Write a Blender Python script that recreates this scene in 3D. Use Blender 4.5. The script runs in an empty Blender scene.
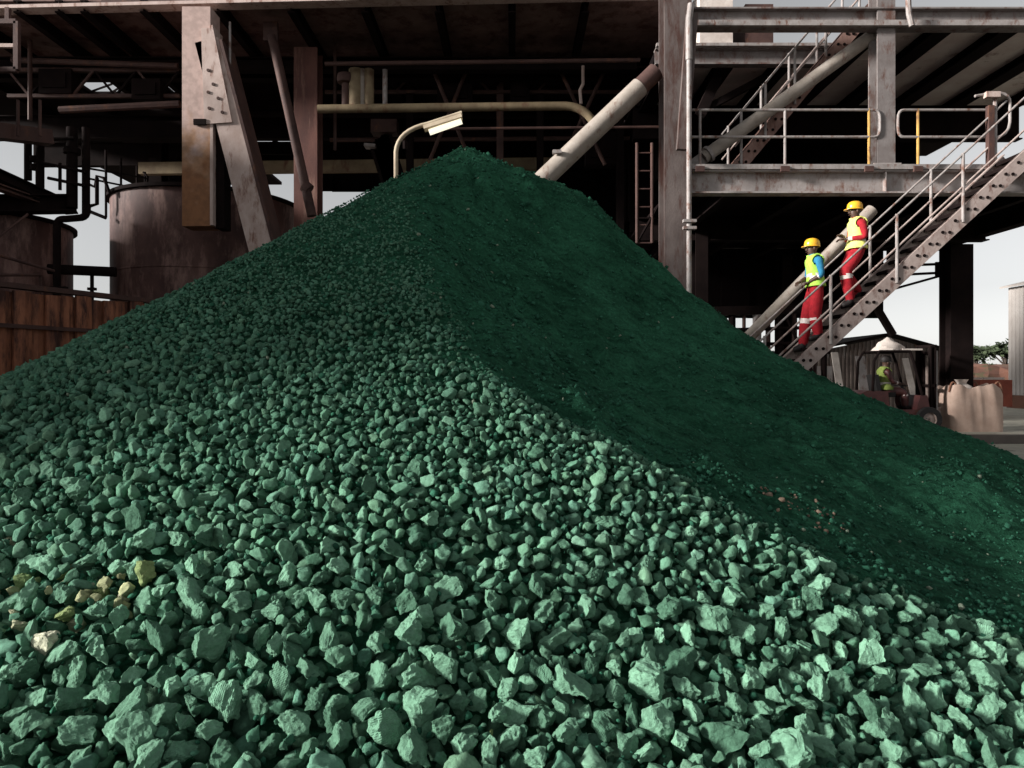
import bpy, bmesh, math, random
import numpy as np
from mathutils import Vector, Matrix, Euler, noise

random.seed(7)
RNG = np.random.default_rng(11)
SC = bpy.context.scene
COL = SC.collection
R = math.radians

# ------------------------------------------------------------------ camera, sky, sun, exposure
CAM_Z, F, CX, CY = 1.6, 700.0, 512.0, 375.0
cam_d = bpy.data.cameras.new('camera')
cam = bpy.data.objects.new('camera', cam_d); COL.objects.link(cam)
cam.location = (0, 0, CAM_Z); cam.rotation_euler = (R(90), 0, 0)
cam_d.sensor_width = 36.0; cam_d.lens = 36.0 * F / 1024.0
cam_d.shift_y = (CY - 384.0) / 1024.0
cam_d.clip_start = 0.05; cam_d.clip_end = 3000
SC.camera = cam

SUN_AZ, SUN_EL = 74.0, 16.5          # degrees left of straight behind the camera / above the horizon
to_sun = Vector((-math.sin(R(SUN_AZ)) * math.cos(R(SUN_EL)), -math.cos(R(SUN_AZ)) * math.cos(R(SUN_EL)), math.sin(R(SUN_EL))))
world = bpy.data.worlds.new('World'); SC.world = world; world.use_nodes = True
wn, wl = world.node_tree.nodes, world.node_tree.links
bg = wn['Background']
sky = wn.new('ShaderNodeTexSky'); sky.sky_type = 'NISHITA'; sky.sun_disc = False
sky.sun_elevation = R(SUN_EL); sky.sun_rotation = math.atan2(to_sun.x, to_sun.y)
sky.air_density = 1.0; sky.dust_density = 0.6; sky.ozone_density = 1.0
hs = wn.new('ShaderNodeHueSaturation'); hs.inputs['Saturation'].default_value = 0.08
wl.new(sky.outputs[0], hs.inputs['Color']); wl.new(hs.outputs[0], bg.inputs['Color'])
bg.inputs['Strength'].default_value = 0.070
sun_d = bpy.data.lights.new('sun', 'SUN'); sun_d.energy = 5.0; sun_d.angle = R(8.0); sun_d.color = (1.0, 0.965, 0.92)
sun = bpy.data.objects.new('sun', sun_d); COL.objects.link(sun)
sun.location = (-20, -10, 20); sun.rotation_euler = to_sun.to_track_quat('Z', 'Y').to_euler()
SC.view_settings.view_transform = 'Standard'; SC.view_settings.look = 'None'
SC.view_settings.exposure = 1.0; SC.view_settings.gamma = 1.0; SC.view_settings.use_curve_mapping = False
SC.render.engine = 'CYCLES'
SC.cycles.max_bounces = 6; SC.cycles.diffuse_bounces = 3; SC.cycles.glossy_bounces = 3
SC.cycles.use_denoising = True


def at(px, py, Y):
    """world point at depth Y seen at photo pixel px, py (for measuring)"""
    return Vector(((px - CX) / F * Y, Y, CAM_Z + (CY - py) / F * Y))


# ------------------------------------------------------------------ materials
MATS = {}


def mat(name, base, dark=None, rust=None, rust_amt=0.45, scale=3.0, rough=0.75, metal=0.0, bump=0.15, stretch=1.0, spec=0.3):
    """painted / weathered surface: base colour broken up by noise, optional rust blotches and streaks"""
    if name in MATS: return MATS[name]
    m = bpy.data.materials.new(name); m.use_nodes = True
    n, l = m.node_tree.nodes, m.node_tree.links
    b = n['Principled BSDF']
    geo = n.new('ShaderNodeNewGeometry')
    mp = n.new('ShaderNodeMapping'); mp.inputs['Scale'].default_value = (1, 1, stretch)
    l.new(geo.outputs['Position'], mp.inputs['Vector'])
    n1 = n.new('ShaderNodeTexNoise'); n1.inputs['Scale'].default_value = scale; n1.inputs['Detail'].default_value = 8; n1.inputs['Roughness'].default_value = 0.65
    l.new(mp.outputs[0], n1.inputs['Vector'])
    r1 = n.new('ShaderNodeValToRGB')
    r1.color_ramp.elements[0].position = 0.32; r1.color_ramp.elements[1].position = 0.68
    dk = dark if dark else tuple(c * 0.6 for c in base)
    r1.color_ramp.elements[0].color = (*dk, 1); r1.color_ramp.elements[1].color = (*base, 1)
    l.new(n1.outputs['Fac'], r1.inputs['Fac'])
    col = r1.outputs['Color']
    if rust:
        n2 = n.new('ShaderNodeTexNoise'); n2.inputs['Scale'].default_value = scale * 1.7; n2.inputs['Detail'].default_value = 10; n2.inputs['Roughness'].default_value = 0.7
        mp2 = n.new('ShaderNodeMapping'); mp2.inputs['Scale'].default_value = (1, 1, stretch * 0.45); mp2.inputs['Location'].default_value = (7, 3, 1)
        l.new(geo.outputs['Position'], mp2.inputs['Vector']); l.new(mp2.outputs[0], n2.inputs['Vector'])
        r2 = n.new('ShaderNodeValToRGB'); t = 0.72 - 0.42 * rust_amt
        r2.color_ramp.elements[0].position = t - 0.05; r2.color_ramp.elements[1].position = t + 0.09
        l.new(n2.outputs['Fac'], r2.inputs['Fac'])
        mx = n.new('ShaderNodeMix'); mx.data_type = 'RGBA'
        l.new(r2.outputs['Color'], mx.inputs['Factor']); l.new(col, mx.inputs[6]); mx.inputs[7].default_value = (*rust, 1)
        col = mx.outputs[2]
    l.new(col, b.inputs['Base Color'])
    b.inputs['Roughness'].default_value = rough; b.inputs['Metallic'].default_value = metal
    b.inputs['Specular IOR Level'].default_value = spec
    if bump:
        n3 = n.new('ShaderNodeTexNoise'); n3.inputs['Scale'].default_value = scale * 9; n3.inputs['Detail'].default_value = 5
        l.new(geo.outputs['Position'], n3.inputs['Vector'])
        bp = n.new('ShaderNodeBump'); bp.inputs['Strength'].default_value = bump; bp.inputs['Distance'].default_value = 0.02
        l.new(n3.outputs['Fac'], bp.inputs['Height']); l.new(bp.outputs[0], b.inputs['Normal'])
    MATS[name] = m
    return m


def stone_mat(name, use_attr, lo, hi, bump=0.85, rib=False):
    m = bpy.data.materials.new(name); m.use_nodes = True
    n, l = m.node_tree.nodes, m.node_tree.links
    b = n['Principled BSDF']; b.inputs['Roughness'].default_value = 0.95; b.inputs['Specular IOR Level'].default_value = 0.1
    geo = n.new('ShaderNodeNewGeometry')
    n1 = n.new('ShaderNodeTexNoise'); n1.inputs['Scale'].default_value = 38; n1.inputs['Detail'].default_value = 6; n1.inputs['Roughness'].default_value = 0.7
    l.new(geo.outputs['Position'], n1.inputs['Vector'])
    mr = n.new('ShaderNodeMapRange'); mr.inputs[1].default_value = 0.3; mr.inputs[2].default_value = 0.7; mr.inputs[3].default_value = 0.66; mr.inputs[4].default_value = 1.22
    l.new(n1.outputs['Fac'], mr.inputs[0])
    mul = n.new('ShaderNodeMix'); mul.data_type = 'RGBA'; mul.blend_type = 'MULTIPLY'; mul.inputs['Factor'].default_value = 1.0
    if use_attr:
        a = n.new('ShaderNodeVertexColor'); a.layer_name = 'tint'; src = a.outputs['Color']
    else:
        oi = n.new('ShaderNodeObjectInfo'); rp = n.new('ShaderNodeValToRGB')
        rp.color_ramp.elements[0].color = (*lo, 1); rp.color_ramp.elements[1].color = (*hi, 1)
        l.new(oi.outputs['Random'], rp.inputs['Fac']); src = rp.outputs['Color']
    l.new(src, mul.inputs[6]); l.new(mr.outputs[0], mul.inputs[7]); l.new(mul.outputs[2], b.inputs['Base Color'])
    n2 = n.new('ShaderNodeTexNoise'); n2.inputs['Scale'].default_value = 62; n2.inputs['Detail'].default_value = 7; n2.inputs['Roughness'].default_value = 0.75
    l.new(geo.outputs['Position'], n2.inputs['Vector'])
    h = n2.outputs['Fac']
    if rib:
        tc = n.new('ShaderNodeTexCoord')
        wv = n.new('ShaderNodeTexWave'); wv.inputs['Scale'].default_value = 3.6; wv.inputs['Distortion'].default_value = 0.4
        wv2 = n.new('ShaderNodeTexWave'); wv2.bands_direction = 'Y'; wv2.inputs['Scale'].default_value = 3.6; wv2.inputs['Distortion'].default_value = 0.4
        l.new(tc.outputs['Object'], wv.inputs['Vector']); l.new(tc.outputs['Object'], wv2.inputs['Vector'])
        ad = n.new('ShaderNodeMath'); ad.operation = 'MULTIPLY'; l.new(wv.outputs['Fac'], ad.inputs[0]); l.new(wv2.outputs['Fac'], ad.inputs[1])
        ad2 = n.new('ShaderNodeMath'); ad2.operation = 'ADD'; l.new(ad.outputs[0], ad2.inputs[0]); l.new(n2.outputs['Fac'], ad2.inputs[1]); h = ad2.outputs[0]
    bp = n.new('ShaderNodeBump'); bp.inputs['Strength'].default_value = bump; bp.inputs['Distance'].default_value = 0.012
    l.new(h, bp.inputs['Height']); l.new(bp.outputs[0], b.inputs['Normal'])
    return m


STEEL = mat('steel_grey_paint', (0.34, 0.31, 0.30), (0.23, 0.2, 0.19), (0.14, 0.07, 0.05), 0.38, 3.2, 0.6)
RAIL = mat('rail_grey_paint', (0.33, 0.30, 0.29), (0.2, 0.175, 0.165), (0.13, 0.06, 0.04), 0.36, 6, 0.5)
STEEL2 = mat('steel_mid_grey_paint', (0.22, 0.198, 0.192), (0.14, 0.118, 0.112), (0.10, 0.05, 0.038), 0.4, 3.2, 0.6)
YELLOW_POST = mat('yellow_post_paint', (0.5, 0.3, 0.08), (0.3, 0.17, 0.05), (0.12, 0.05, 0.03), 0.4, 6)
STRING = mat('stringer_pink_paint', (0.38, 0.31, 0.285), (0.26, 0.2, 0.18), (0.12, 0.058, 0.044), 0.36, 4, 0.7)
COLST = mat('column_grey_paint', (0.13, 0.105, 0.098), (0.075, 0.057, 0.053), (0.06, 0.028, 0.022), 0.46, 3.0, 0.6, stretch=.5)
DARK = mat('shade_dark_steel', (0.013, 0.008, 0.0075), (0.006, 0.004, 0.004), None, 0, 2, 0.9, bump=0.1, spec=0.06)  # steel colour darkened to deepen the interior shade; other dark parts use it too
BLACK = mat('shade_black_cladding', (0.007, 0.0045, 0.0045), (0.004, 0.003, 0.003), None, 0, 1, 0.95, bump=0.0, spec=0.03)  # cladding colour blackened to stand in for the deep shade inside
BROWNST = mat('brown_steel', (0.085, 0.045, 0.037), (0.04, 0.02, 0.018), (0.13, 0.055, 0.03), 0.25, 2.5)
RUSTCOL = mat('rust_red_column', (0.15, 0.065, 0.05), (0.07, 0.03, 0.026), (0.23, 0.13, 0.1), 0.3, 2.5, stretch=0.3)
TANKM = mat('tank_rust_brown', (0.12, 0.062, 0.054), (0.04, 0.019, 0.017), (0.23, 0.14, 0.12), 0.4, 1.3, 0.7, stretch=0.7)
SHEETR = mat('rusty_sheet', (0.38, 0.15, 0.08), (0.15, 0.055, 0.032), (0.05, 0.02, 0.015), 0.5, 3.2, stretch=0.4)
BRACKET = mat('bracket_pink_paint', (0.50, 0.40, 0.365), (0.36, 0.265, 0.23), (0.17, 0.08, 0.055), 0.32, 4.2, stretch=0.6)
SOFFITB = mat('soffit_brown', (0.2, 0.125, 0.11), (0.10, 0.06, 0.052), (0.07, 0.03, 0.025), 0.45, 1.6)
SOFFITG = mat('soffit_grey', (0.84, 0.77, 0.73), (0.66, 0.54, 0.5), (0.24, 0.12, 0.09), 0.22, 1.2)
OLIVE = mat('olive_paint', (0.26, 0.20, 0.12), (0.14, 0.1, 0.06), (0.12, 0.05, 0.03), 0.3, 2)
CREAMT = mat('cream_tube_paint', (0.33, 0.29, 0.255), (0.22, 0.185, 0.155), (0.13, 0.065, 0.045), 0.26, 3.5)
LAMPP = mat('lamp_pole_paint', (0.45, 0.38, 0.28), (0.3, 0.24, 0.17))
SHEDG = mat('shed_grey_sheet', (0.36, 0.33, 0.31), (0.28, 0.25, 0.23), None, 0, 0.9, 0.5)
SHEDB = mat('shed_brown_sheet', (0.2, 0.16, 0.14), (0.11, 0.085, 0.075), (0.1, 0.05, 0.03), 0.3, 1.4)
CONC = mat('concrete', (0.48, 0.46, 0.38), (0.36, 0.34, 0.28), (0.12, 0.1, 0.09), 0.25, 0.9, 0.9)
DIRT = mat('yard_dirt', (0.13, 0.105, 0.085), (0.06, 0.048, 0.04), (0.05, 0.06, 0.045), 0.3, 0.5, 0.95)
EARTH = mat('red_earth', (0.17, 0.075, 0.05), (0.08, 0.04, 0.03), (0.05, 0.06, 0.03), 0.35, 0.7, 0.95)
BAGM = mat('bag_fabric', (0.48, 0.35, 0.285), (0.36, 0.25, 0.2), (0.3, 0.17, 0.12), 0.12, 3, 0.8)
WHITEM = mat('white_sack', (0.65, 0.58, 0.53), (0.45, 0.38, 0.34))
REDM = mat('red_machine_paint', (0.085, 0.028, 0.027), (0.045, 0.017, 0.017), (0.07, 0.03, 0.02), 0.3, 5, 0.45)
RUBBER = mat('rubber', (0.02, 0.018, 0.018), (0.012, 0.011, 0.011), None, 0, 6, 0.8)
RIMM = mat('wheel_rim_paint', (0.35, 0.28, 0.25), (0.2, 0.15, 0.13), None, 0, 8, 0.5)
BARK = mat('bark', (0.06, 0.045, 0.035), (0.03, 0.022, 0.018))
LEAF = mat('tree_leaf', (0.055, 0.075, 0.035), (0.025, 0.035, 0.018), None, 0, 2, 0.8, bump=0)
SKIN = mat('dark_skin', (0.08, 0.043, 0.03), (0.055, 0.029, 0.021), None, 0, 20, 0.5, bump=0)
REDCL = mat('red_cloth', (0.36, 0.012, 0.02), (0.2, 0.006, 0.012), None, 0, 14, 0.9)
BLUECL = mat('blue_cloth', (0.03, 0.22, 0.38), (0.015, 0.13, 0.25), None, 0, 14, 0.9)
DULLV = mat('dull_vest', (0.22, 0.28, 0.07), (0.14, 0.18, 0.04), None, 0, 16, 0.9)  # duller, darker green than the other vests
LIME = mat('lime_vest', (0.42, 0.72, 0.10), (0.3, 0.55, 0.06), None, 0, 16, 0.8)
YELV = mat('yellow_vest', (0.72, 0.74, 0.22), (0.58, 0.58, 0.14), None, 0, 16, 0.8)
BAND = mat('reflective_band', (0.72, 0.66, 0.62), (0.55, 0.48, 0.45), None, 0, 20, 0.35)
HELM = mat('yellow_helmet', (0.78, 0.42, 0.03), (0.7, 0.36, 0.02), None, 0, 10, 0.3, bump=0, spec=0.5)
BOOT = mat('black_boot', (0.02, 0.016, 0.015), (0.012, 0.01, 0.01), None, 0, 10, 0.6)
EYEW = mat('eye_white', (0.7, 0.68, 0.62), (0.6, 0.58, 0.52), None, 0, 30, 0.3, bump=0)

em = bpy.data.materials.new('lamp_tube_glow'); em.use_nodes = True
eb = em.node_tree.nodes['Principled BSDF']; eb.inputs['Base Color'].default_value = (0.85, 0.8, 0.65, 1)
eb.inputs['Emission Color'].default_value = (1, 0.93, 0.72, 1); eb.inputs['Emission Strength'].default_value = 0.55


# ------------------------------------------------------------------ mesh helpers
class MB:
    def __init__(s): s.v = []; s.f = []; s.smooth = False

    def add(s, vs, fs):
        o = len(s.v); s.v += [Vector(p) for p in vs]; s.f += [tuple(i + o for i in f) for f in fs]; return s

    def box(s, c, size, rot=None):
        c = Vector(c); hx, hy, hz = [d / 2 for d in size]
        vs = [Vector((x, y, z)) for x in (-hx, hx) for y in (-hy, hy) for z in (-hz, hz)]
        if rot is not None: vs = [rot @ p for p in vs]
        return s.add([p + c for p in vs], [(0, 1, 3, 2), (4, 6, 7, 5), (0, 4, 5, 1), (2, 3, 7, 6), (0, 2, 6, 4), (1, 5, 7, 3)])

    def bb(s, lo, hi):
        return s.box([(a + b) / 2 for a, b in zip(lo, hi)], [abs(b - a) for a, b in zip(lo, hi)])

    def prism(s, prof, p, q, up=(0, 0, 1)):
        """2-D profile (side, up) swept from p to q"""
        p, q = Vector(p), Vector(q); d = (q - p).normalized(); up = Vector(up)
        if abs(d.dot(up)) > 0.99: up = Vector((0, 1, 0))
        sd = d.cross(up).normalized(); u = sd.cross(d).normalized(); n = len(prof)
        vs = [e + sd * a + u * b for e in (p, q) for a, b in prof]
        fs = [(i, (i + 1) % n, n + (i + 1) % n, n + i) for i in range(n)]
        return s.add(vs, fs + [tuple(range(n - 1, -1, -1)), tuple(range(n, 2 * n))])

    def bar(s, p, q, w, h, up=(0, 0, 1)):
        return s.prism([(-w / 2, -h / 2), (w / 2, -h / 2), (w / 2, h / 2), (-w / 2, h / 2)], p, q, up)

    def ibeam(s, p, q, w, h, up=(0, 0, 1), tf=0.03, tw=0.02):
        a, b, t = w / 2, h / 2, tw / 2
        pr = [(-a, -b), (a, -b), (a, -b + tf), (t, -b + tf), (t, b - tf), (a, b - tf), (a, b), (-a, b), (-a, b - tf), (-t, b - tf), (-t, -b + tf), (-a, -b + tf)]
        p, q = Vector(p), Vector(q)
        # caps of a concave outline are split in three quads
        d = (q - p).normalized(); up = Vector(up)
        if abs(d.dot(up)) > 0.99: up = Vector((0, 1, 0))
        sd = d.cross(up).normalized(); u = sd.cross(d).normalized(); n = 12
        vs = [e + sd * x + u * y for e in (p, q) for x, y in pr]
        fs = [(i, (i + 1) % n, n + (i + 1) % n, n + i) for i in range(n)]
        for o in (0, n): fs += [(o, o + 1, o + 2, o + 3, o + 10, o + 11), (o + 3, o + 4, o + 9, o + 10), (o + 4, o + 5, o + 6, o + 7, o + 8, o + 9)]
        return s.add(vs, fs)

    def tube(s, pts, r, n=10, caps=True, r2=None):
        pts = [Vector(p) for p in pts]; m = len(pts); rings = []; ref = None
        for i, p in enumerate(pts):
            d = (pts[min(i + 1, m - 1)] - pts[max(i - 1, 0)]).normalized()
            if ref is None: ref = d.cross(Vector((0, 0, 1)) if abs(d.z) < 0.9 else Vector((1, 0, 0)))
            a = (ref - d * ref.dot(d)).normalized(); ref = a; b = d.cross(a).normalized()
            rr = r if r2 is None else r + (r2 - r) * i / (m - 1)
            rings.append([p + a * math.cos(2 * math.pi * k / n) * rr + b * math.sin(2 * math.pi * k / n) * rr for k in range(n)])
        vs = [p for rg in rings for p in rg]
        fs = [(i * n + k, i * n + (k + 1) % n, (i + 1) * n + (k + 1) % n, (i + 1) * n + k) for i in range(m - 1) for k in range(n)]
        if caps: fs += [tuple(range(n - 1, -1, -1)), tuple(range((m - 1) * n, m * n))]
        return s.add(vs, fs)

    def lathe(s, c, prof, n=32, axis='Z'):
        c = Vector(c); vs = []
        for r, z in prof:
            for k in range(n):
                a = 2 * math.pi * k / n; p = (r * math.cos(a), r * math.sin(a), z)
                if axis == 'Y': p = (p[0], p[2], p[1])
                if axis == 'X': p = (p[2], p[0], p[1])
                vs.append(c + Vector(p))
        m = len(prof)
        fs = [(i * n + k, i * n + (k + 1) % n, (i + 1) * n + (k + 1) % n, (i + 1) * n + k) for i in range(m - 1) for k in range(n)]
        return s.add(vs, fs)

    def build(s, name, material, parent=None, smooth=False):
        off = Vector(parent.matrix_world.translation) if parent else Vector((0, 0, 0))
        me = bpy.data.meshes.new(name); me.from_pydata([tuple(p - off) for p in s.v], [], s.f); me.update()
        bm = bmesh.new(); bm.from_mesh(me); bmesh.ops.recalc_face_normals(bm, faces=bm.faces); bm.to_mesh(me); bm.free()
        if smooth:
            me.polygons.foreach_set('use_smooth', [True] * len(me.polygons))
            try: me.set_sharp_from_angle(angle=R(40))
            except Exception: pass
        me.materials.append(material)
        o = bpy.data.objects.new(name, me); COL.objects.link(o)
        if parent: link_to(o, parent)
        return o


def link_to(o, parent):
    o.parent = parent; o.matrix_world = Matrix.Translation(parent.matrix_world.translation)


def thing(name, label, cat, loc, group=None):
    o = bpy.data.objects.new(name, None); COL.objects.link(o); o.location = loc; o.empty_display_size = 0.2
    o.matrix_world = Matrix.Translation(Vector(loc))
    tag(o, label, cat, group); return o


def tag(o, label, cat, group=None):
    o['label'] = label; o['category'] = cat
    if group: o['group'] = group
    return o


def arc(p, q, c, n=6):
    """quadratic bend p -> q around control c"""
    p, q, c = Vector(p), Vector(q), Vector(c)
    return [p * (1 - t) ** 2 + c * 2 * t * (1 - t) + q * t * t for t in [i / n for i in range(n + 1)]]


# ------------------------------------------------------------------ ground
g = MB(); g.add([(-900, -60, 0), (900, -60, 0), (900, 1800, 0), (-900, 1800, 0)], [(0, 1, 2, 3)])
o = g.build('ground', DIRT); o['kind'] = 'structure'; o['label'] = 'dusty brown yard ground around the heap'
g = MB(); g.add([(6.0, 8.0, .004), (40, 8.0, .004), (40, 16.2, .004), (6.0, 16.2, .004)], [(0, 1, 2, 3)])
o = g.build('pavement', CONC); o['kind'] = 'structure'; o['label'] = 'pale concrete apron right of the heap'
g = MB(); g.bb((5.0, 16.45, -.1), (60, 44, .2)); o = g.build('loading_slab', CONC); o['kind'] = 'structure'; o['label'] = 'raised concrete slab under the forklift'
g = MB()
o = g.bb((5.0, 16.2, -.1), (60, 16.447, .204)).build('kerb', mat('kerb_dark', (0.1, 0.085, 0.075), (0.06, 0.05, 0.045), None, 0, 2)); o['kind'] = 'structure'

# ------------------------------------------------------------------ the ore heap: height field
XA, YA, HA = -0.6, 9.0, 4.62
KT = np.array([[-180, .72], [-120, .67], [-85, .64], [-60, .635], [-35, .64], [-15, .655], [5, .685], [30, .70], [60, .74], [100, .78], [150, .75], [180, .72]])


def vnoise(x, y, seed):
    xi, yi = np.floor(x).astype(np.int64), np.floor(y).astype(np.int64); fx, fy = x - xi, y - yi
    fx = fx * fx * (3 - 2 * fx); fy = fy * fy * (3 - 2 * fy)

    def h(a, b):
        n = (a * 374761393 + b * 668265263 + seed * 974634777) & 0xFFFFFFFF
        n = ((n ^ (n >> 13)) * 1274126177) & 0xFFFFFFFF
        return ((n ^ (n >> 16)) & 0xFFFF) / 65535.0
    return (h(xi, yi) * (1 - fx) + h(xi + 1, yi) * fx) * (1 - fy) + (h(xi, yi + 1) * (1 - fx) + h(xi + 1, yi + 1) * fx) * fy


def fbm(x, y, seed, octv=4, gain=0.5):
    s = 0; a = 1; t = 0
    for i in range(octv):
        s = s + a * (vnoise(x * 2 ** i, y * 2 ** i, seed + i * 17) - .5); t += a; a *= gain
    return s / t


# profile of the cut right-hand face: distance u along the outward direction (azimuth PHI) -> height
PHI = R(60.0)
PU = np.array([-3, -.35, .15, .92, 1.8, 2.7, 3.6, 4.6, 5.6, 6.6, 8.0, 10.0, 14])
PZ = np.array([6.6, 4.55, 4.05, 3.1, 2.22, 1.55, 1.10, .64, .10, -.5, -1.3, -2.4, -4.5])


def heap_base(x, y):
    dx, dy = x - XA, y - YA
    r = np.sqrt(dx * dx + dy * dy); rr = np.sqrt(r * r + .05) - .05
    th = np.degrees(np.arctan2(dx, -dy))
    k = np.interp(th, KT[:, 0], KT[:, 1])
    wr_ = np.clip((th - 45) / 30, 0, 1) * np.clip((175 - th) / 40, 0, 1)
    z1 = HA - k * (rr - .40 * wr_ * np.clip(rr - 3.7, 0, 5))
    u = dx * math.sin(PHI) - dy * math.cos(PHI)
    s = dx * math.cos(PHI) + dy * math.sin(PHI)
    z2 = np.interp(u - np.clip((s + 1.6) * .66, 0, 1.55), PU, PZ)
    # the cut face runs on to the right and back, flattening out
    z2 = z2 - np.clip(s - .8, 0, 9) * .30 + np.clip(u - 3.5, 0, 9) * np.clip(s - .6, 0, 4) * .10
    w = .05
    z = -w * np.logaddexp(-z1 / w, -z2 / w)
    # shoulder right of the summit
    z = z + .36 * np.exp(-((x - .95) ** 2 + (y - 8.8) ** 2) / .62)
    # flared foot
    zf = .25 * np.logaddexp(0, z / .25)
    return zf - .03


def ridge_side(x, y):
    """>0 left (lit, lumpy) side, <0 right (fine) side, about metres"""
    dx, dy = x - XA, y - YA
    r = np.sqrt(dx * dx + dy * dy) + 1e-6
    th = np.degrees(np.arctan2(dx, -dy))
    tr = np.interp(r, [0, 1, 2, 3, 4.3, 4.8, 5.5, 6.2, 8], [-30, -16, -8, -2, 6, 16, 22, 29, 38])
    return np.radians(tr - th) * r


def size_at(x, y):
    dx, dy = x - XA, y - YA
    r = np.sqrt(dx * dx + dy * dy)
    s = np.interp(r, [0, 1.2, 2.2, 3.2, 4.2, 5.2, 6.2, 7.5], [.015, .018, .023, .031, .044, .064, .086, .102])
    side = ridge_side(x, y) + .25 * fbm(x * 1.7, y * 1.7, 5, 3)
    return s * np.clip(.28 + np.clip(side + .10, 0, .5) * 2.8, .22, 1.0), side


def heap_z(x, y):
    """surface that the stones lie on"""
    dx, dy = x - XA, y - YA
    r = np.sqrt(dx * dx + dy * dy) + 1e-6; th = np.arctan2(dx, -dy)
    z = heap_base(x, y)
    s, side = size_at(x, y)
    fine = np.clip(.5 - side * 2.5, 0, 1)
    rise = np.clip(z * 1.2, 0, 1)
    z = z + rise * (.10 * fbm(x * .9, y * .9, 21, 3) + .05 * fbm(x * 2.6, y * 2.6, 31, 3))
    # streaks running down the fall line
    z = z + rise * (.012 + .11 * fine) * fbm(th * 15, r * .9, 41, 3) + rise * .07 * fine * fbm(th * 42, r * 1.6, 43, 2) + rise * (.03 + .05 * fine) * fbm(x * 7, y * 7, 51, 3) + rise * fine * (.07 * (.5 - np.abs(fbm(x * 3.1, y * 3.1, 71, 3)) * 3) * .5 + .10 * fbm(x * 2.2 + 5, y * 2.2, 81, 2))
    return z


GX0, GX1, GY0, GY1, ST = -11.0, 12.0, 1.2, 16.0, .038
gx = np.arange(GX0, GX1 + ST, ST); gy = np.arange(GY0, GY1 + ST, ST)
XX, YY = np.meshgrid(gx, gy)
ZS = heap_z(XX, YY)
SS, SIDE = size_at(XX, YY)
ZB = ZS - np.where(SIDE > 0, np.clip(.45 + SIDE * 3, .45, 1.7), .45) * SS + np.clip(ZS * 2, 0, 1) * (.03 + .035 * np.clip(.5 - SIDE * 2.5, 0, 1)) * fbm(XX * 15, YY * 15, 61, 2)
FOOT = heap_base(XX, YY)


def grid_mesh(name, X, Y, Z, material, keep):
    ny, nx = X.shape
    idx = np.arange(nx * ny).reshape(ny, nx)
    q = np.stack([idx[:-1, :-1], idx[:-1, 1:], idx[1:, 1:], idx[1:, :-1]], -1).reshape(-1, 4)
    kq = (keep[:-1, :-1] | keep[1:, 1:] | keep[:-1, 1:] | keep[1:, :-1]).reshape(-1)
    q = q[kq]
    used = np.unique(q); mp = -np.ones(nx * ny, np.int64); mp[used] = np.arange(len(used))
    vs = np.stack([X, Y, Z], -1).reshape(-1, 3)[used]; q = mp[q]
    me = bpy.data.meshes.new(name); me.vertices.add(len(vs)); me.vertices.foreach_set('co', vs.astype(np.float32).ravel())
    me.loops.add(q.size); me.loops.foreach_set('vertex_index', q.astype(np.int32).ravel())
    me.polygons.add(len(q)); me.polygons.foreach_set('loop_start', np.arange(0, q.size, 4, dtype=np.int32))
    me.polygons.foreach_set('use_smooth', np.ones(len(q), bool))
    me.update(calc_edges=True); me.validate(); me.materials.append(material)
    o = bpy.data.objects.new(name, me); COL.objects.link(o)
    return o


# fines: saturated darker green crumb, procedural
fm = bpy.data.materials.new('green_fines'); fm.use_nodes = True
n, l = fm.node_tree.nodes, fm.node_tree.links
b = n['Principled BSDF']; b.inputs['Roughness'].default_value = 1.0; b.inputs['Specular IOR Level'].default_value = 0.05
geo = n.new('ShaderNodeNewGeometry')
t1 = n.new('ShaderNodeTexNoise'); t1.inputs['Scale'].default_value = 1.3; t1.inputs['Detail'].default_value = 10; t1.inputs['Roughness'].default_value = .72
t2 = n.new('ShaderNodeTexNoise'); t2.inputs['Scale'].default_value = 32; t2.inputs['Detail'].default_value = 5; t2.inputs['Roughness'].default_value = .7
l.new(geo.outputs['Position'], t1.inputs['Vector']); l.new(geo.outputs['Position'], t2.inputs['Vector'])
ra = n.new('ShaderNodeValToRGB'); ra.color_ramp.elements[0].position = .3; ra.color_ramp.elements[1].position = .7
ra.color_ramp.elements[0].color = (.008, .038, .021, 1); ra.color_ramp.elements[1].color = (.030, .125, .070, 1)
mpf = n.new('ShaderNodeMapping'); mpf.inputs['Rotation'].default_value = (0, 0, R(30)); mpf.inputs['Scale'].default_value = (1.1, 9, 1.1)
l.new(geo.outputs['Position'], mpf.inputs['Vector'])
t3 = n.new('ShaderNodeTexNoise'); t3.inputs['Scale'].default_value = 1.6; t3.inputs['Detail'].default_value = 8; t3.inputs['Roughness'].default_value = .7
l.new(mpf.outputs[0], t3.inputs['Vector'])
adf = n.new('ShaderNodeMath'); adf.operation = 'ADD'; l.new(t1.outputs['Fac'], adf.inputs[0]); l.new(t3.outputs['Fac'], adf.inputs[1])
hlf = n.new('ShaderNodeMath'); hlf.operation = 'MULTIPLY'; hlf.inputs[1].default_value = .5; l.new(adf.outputs[0], hlf.inputs[0])
l.new(hlf.outputs[0], ra.inputs['Fac']); ra.color_ramp.elements[0].position = .38; ra.color_ramp.elements[1].position = .62
rb = n.new('ShaderNodeMapRange'); rb.inputs[1].default_value = .3; rb.inputs[2].default_value = .7; rb.inputs[3].default_value = .55; rb.inputs[4].default_value = 1.35
l.new(t2.outputs['Fac'], rb.inputs[0])
mu = n.new('ShaderNodeMix'); mu.data_type = 'RGBA'; mu.blend_type = 'MULTIPLY'; mu.inputs['Factor'].default_value = 1
l.new(ra.outputs[0], mu.inputs[6]); l.new(rb.outputs[0], mu.inputs[7]); l.new(mu.outputs[2], b.inputs['Base Color'])
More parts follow.
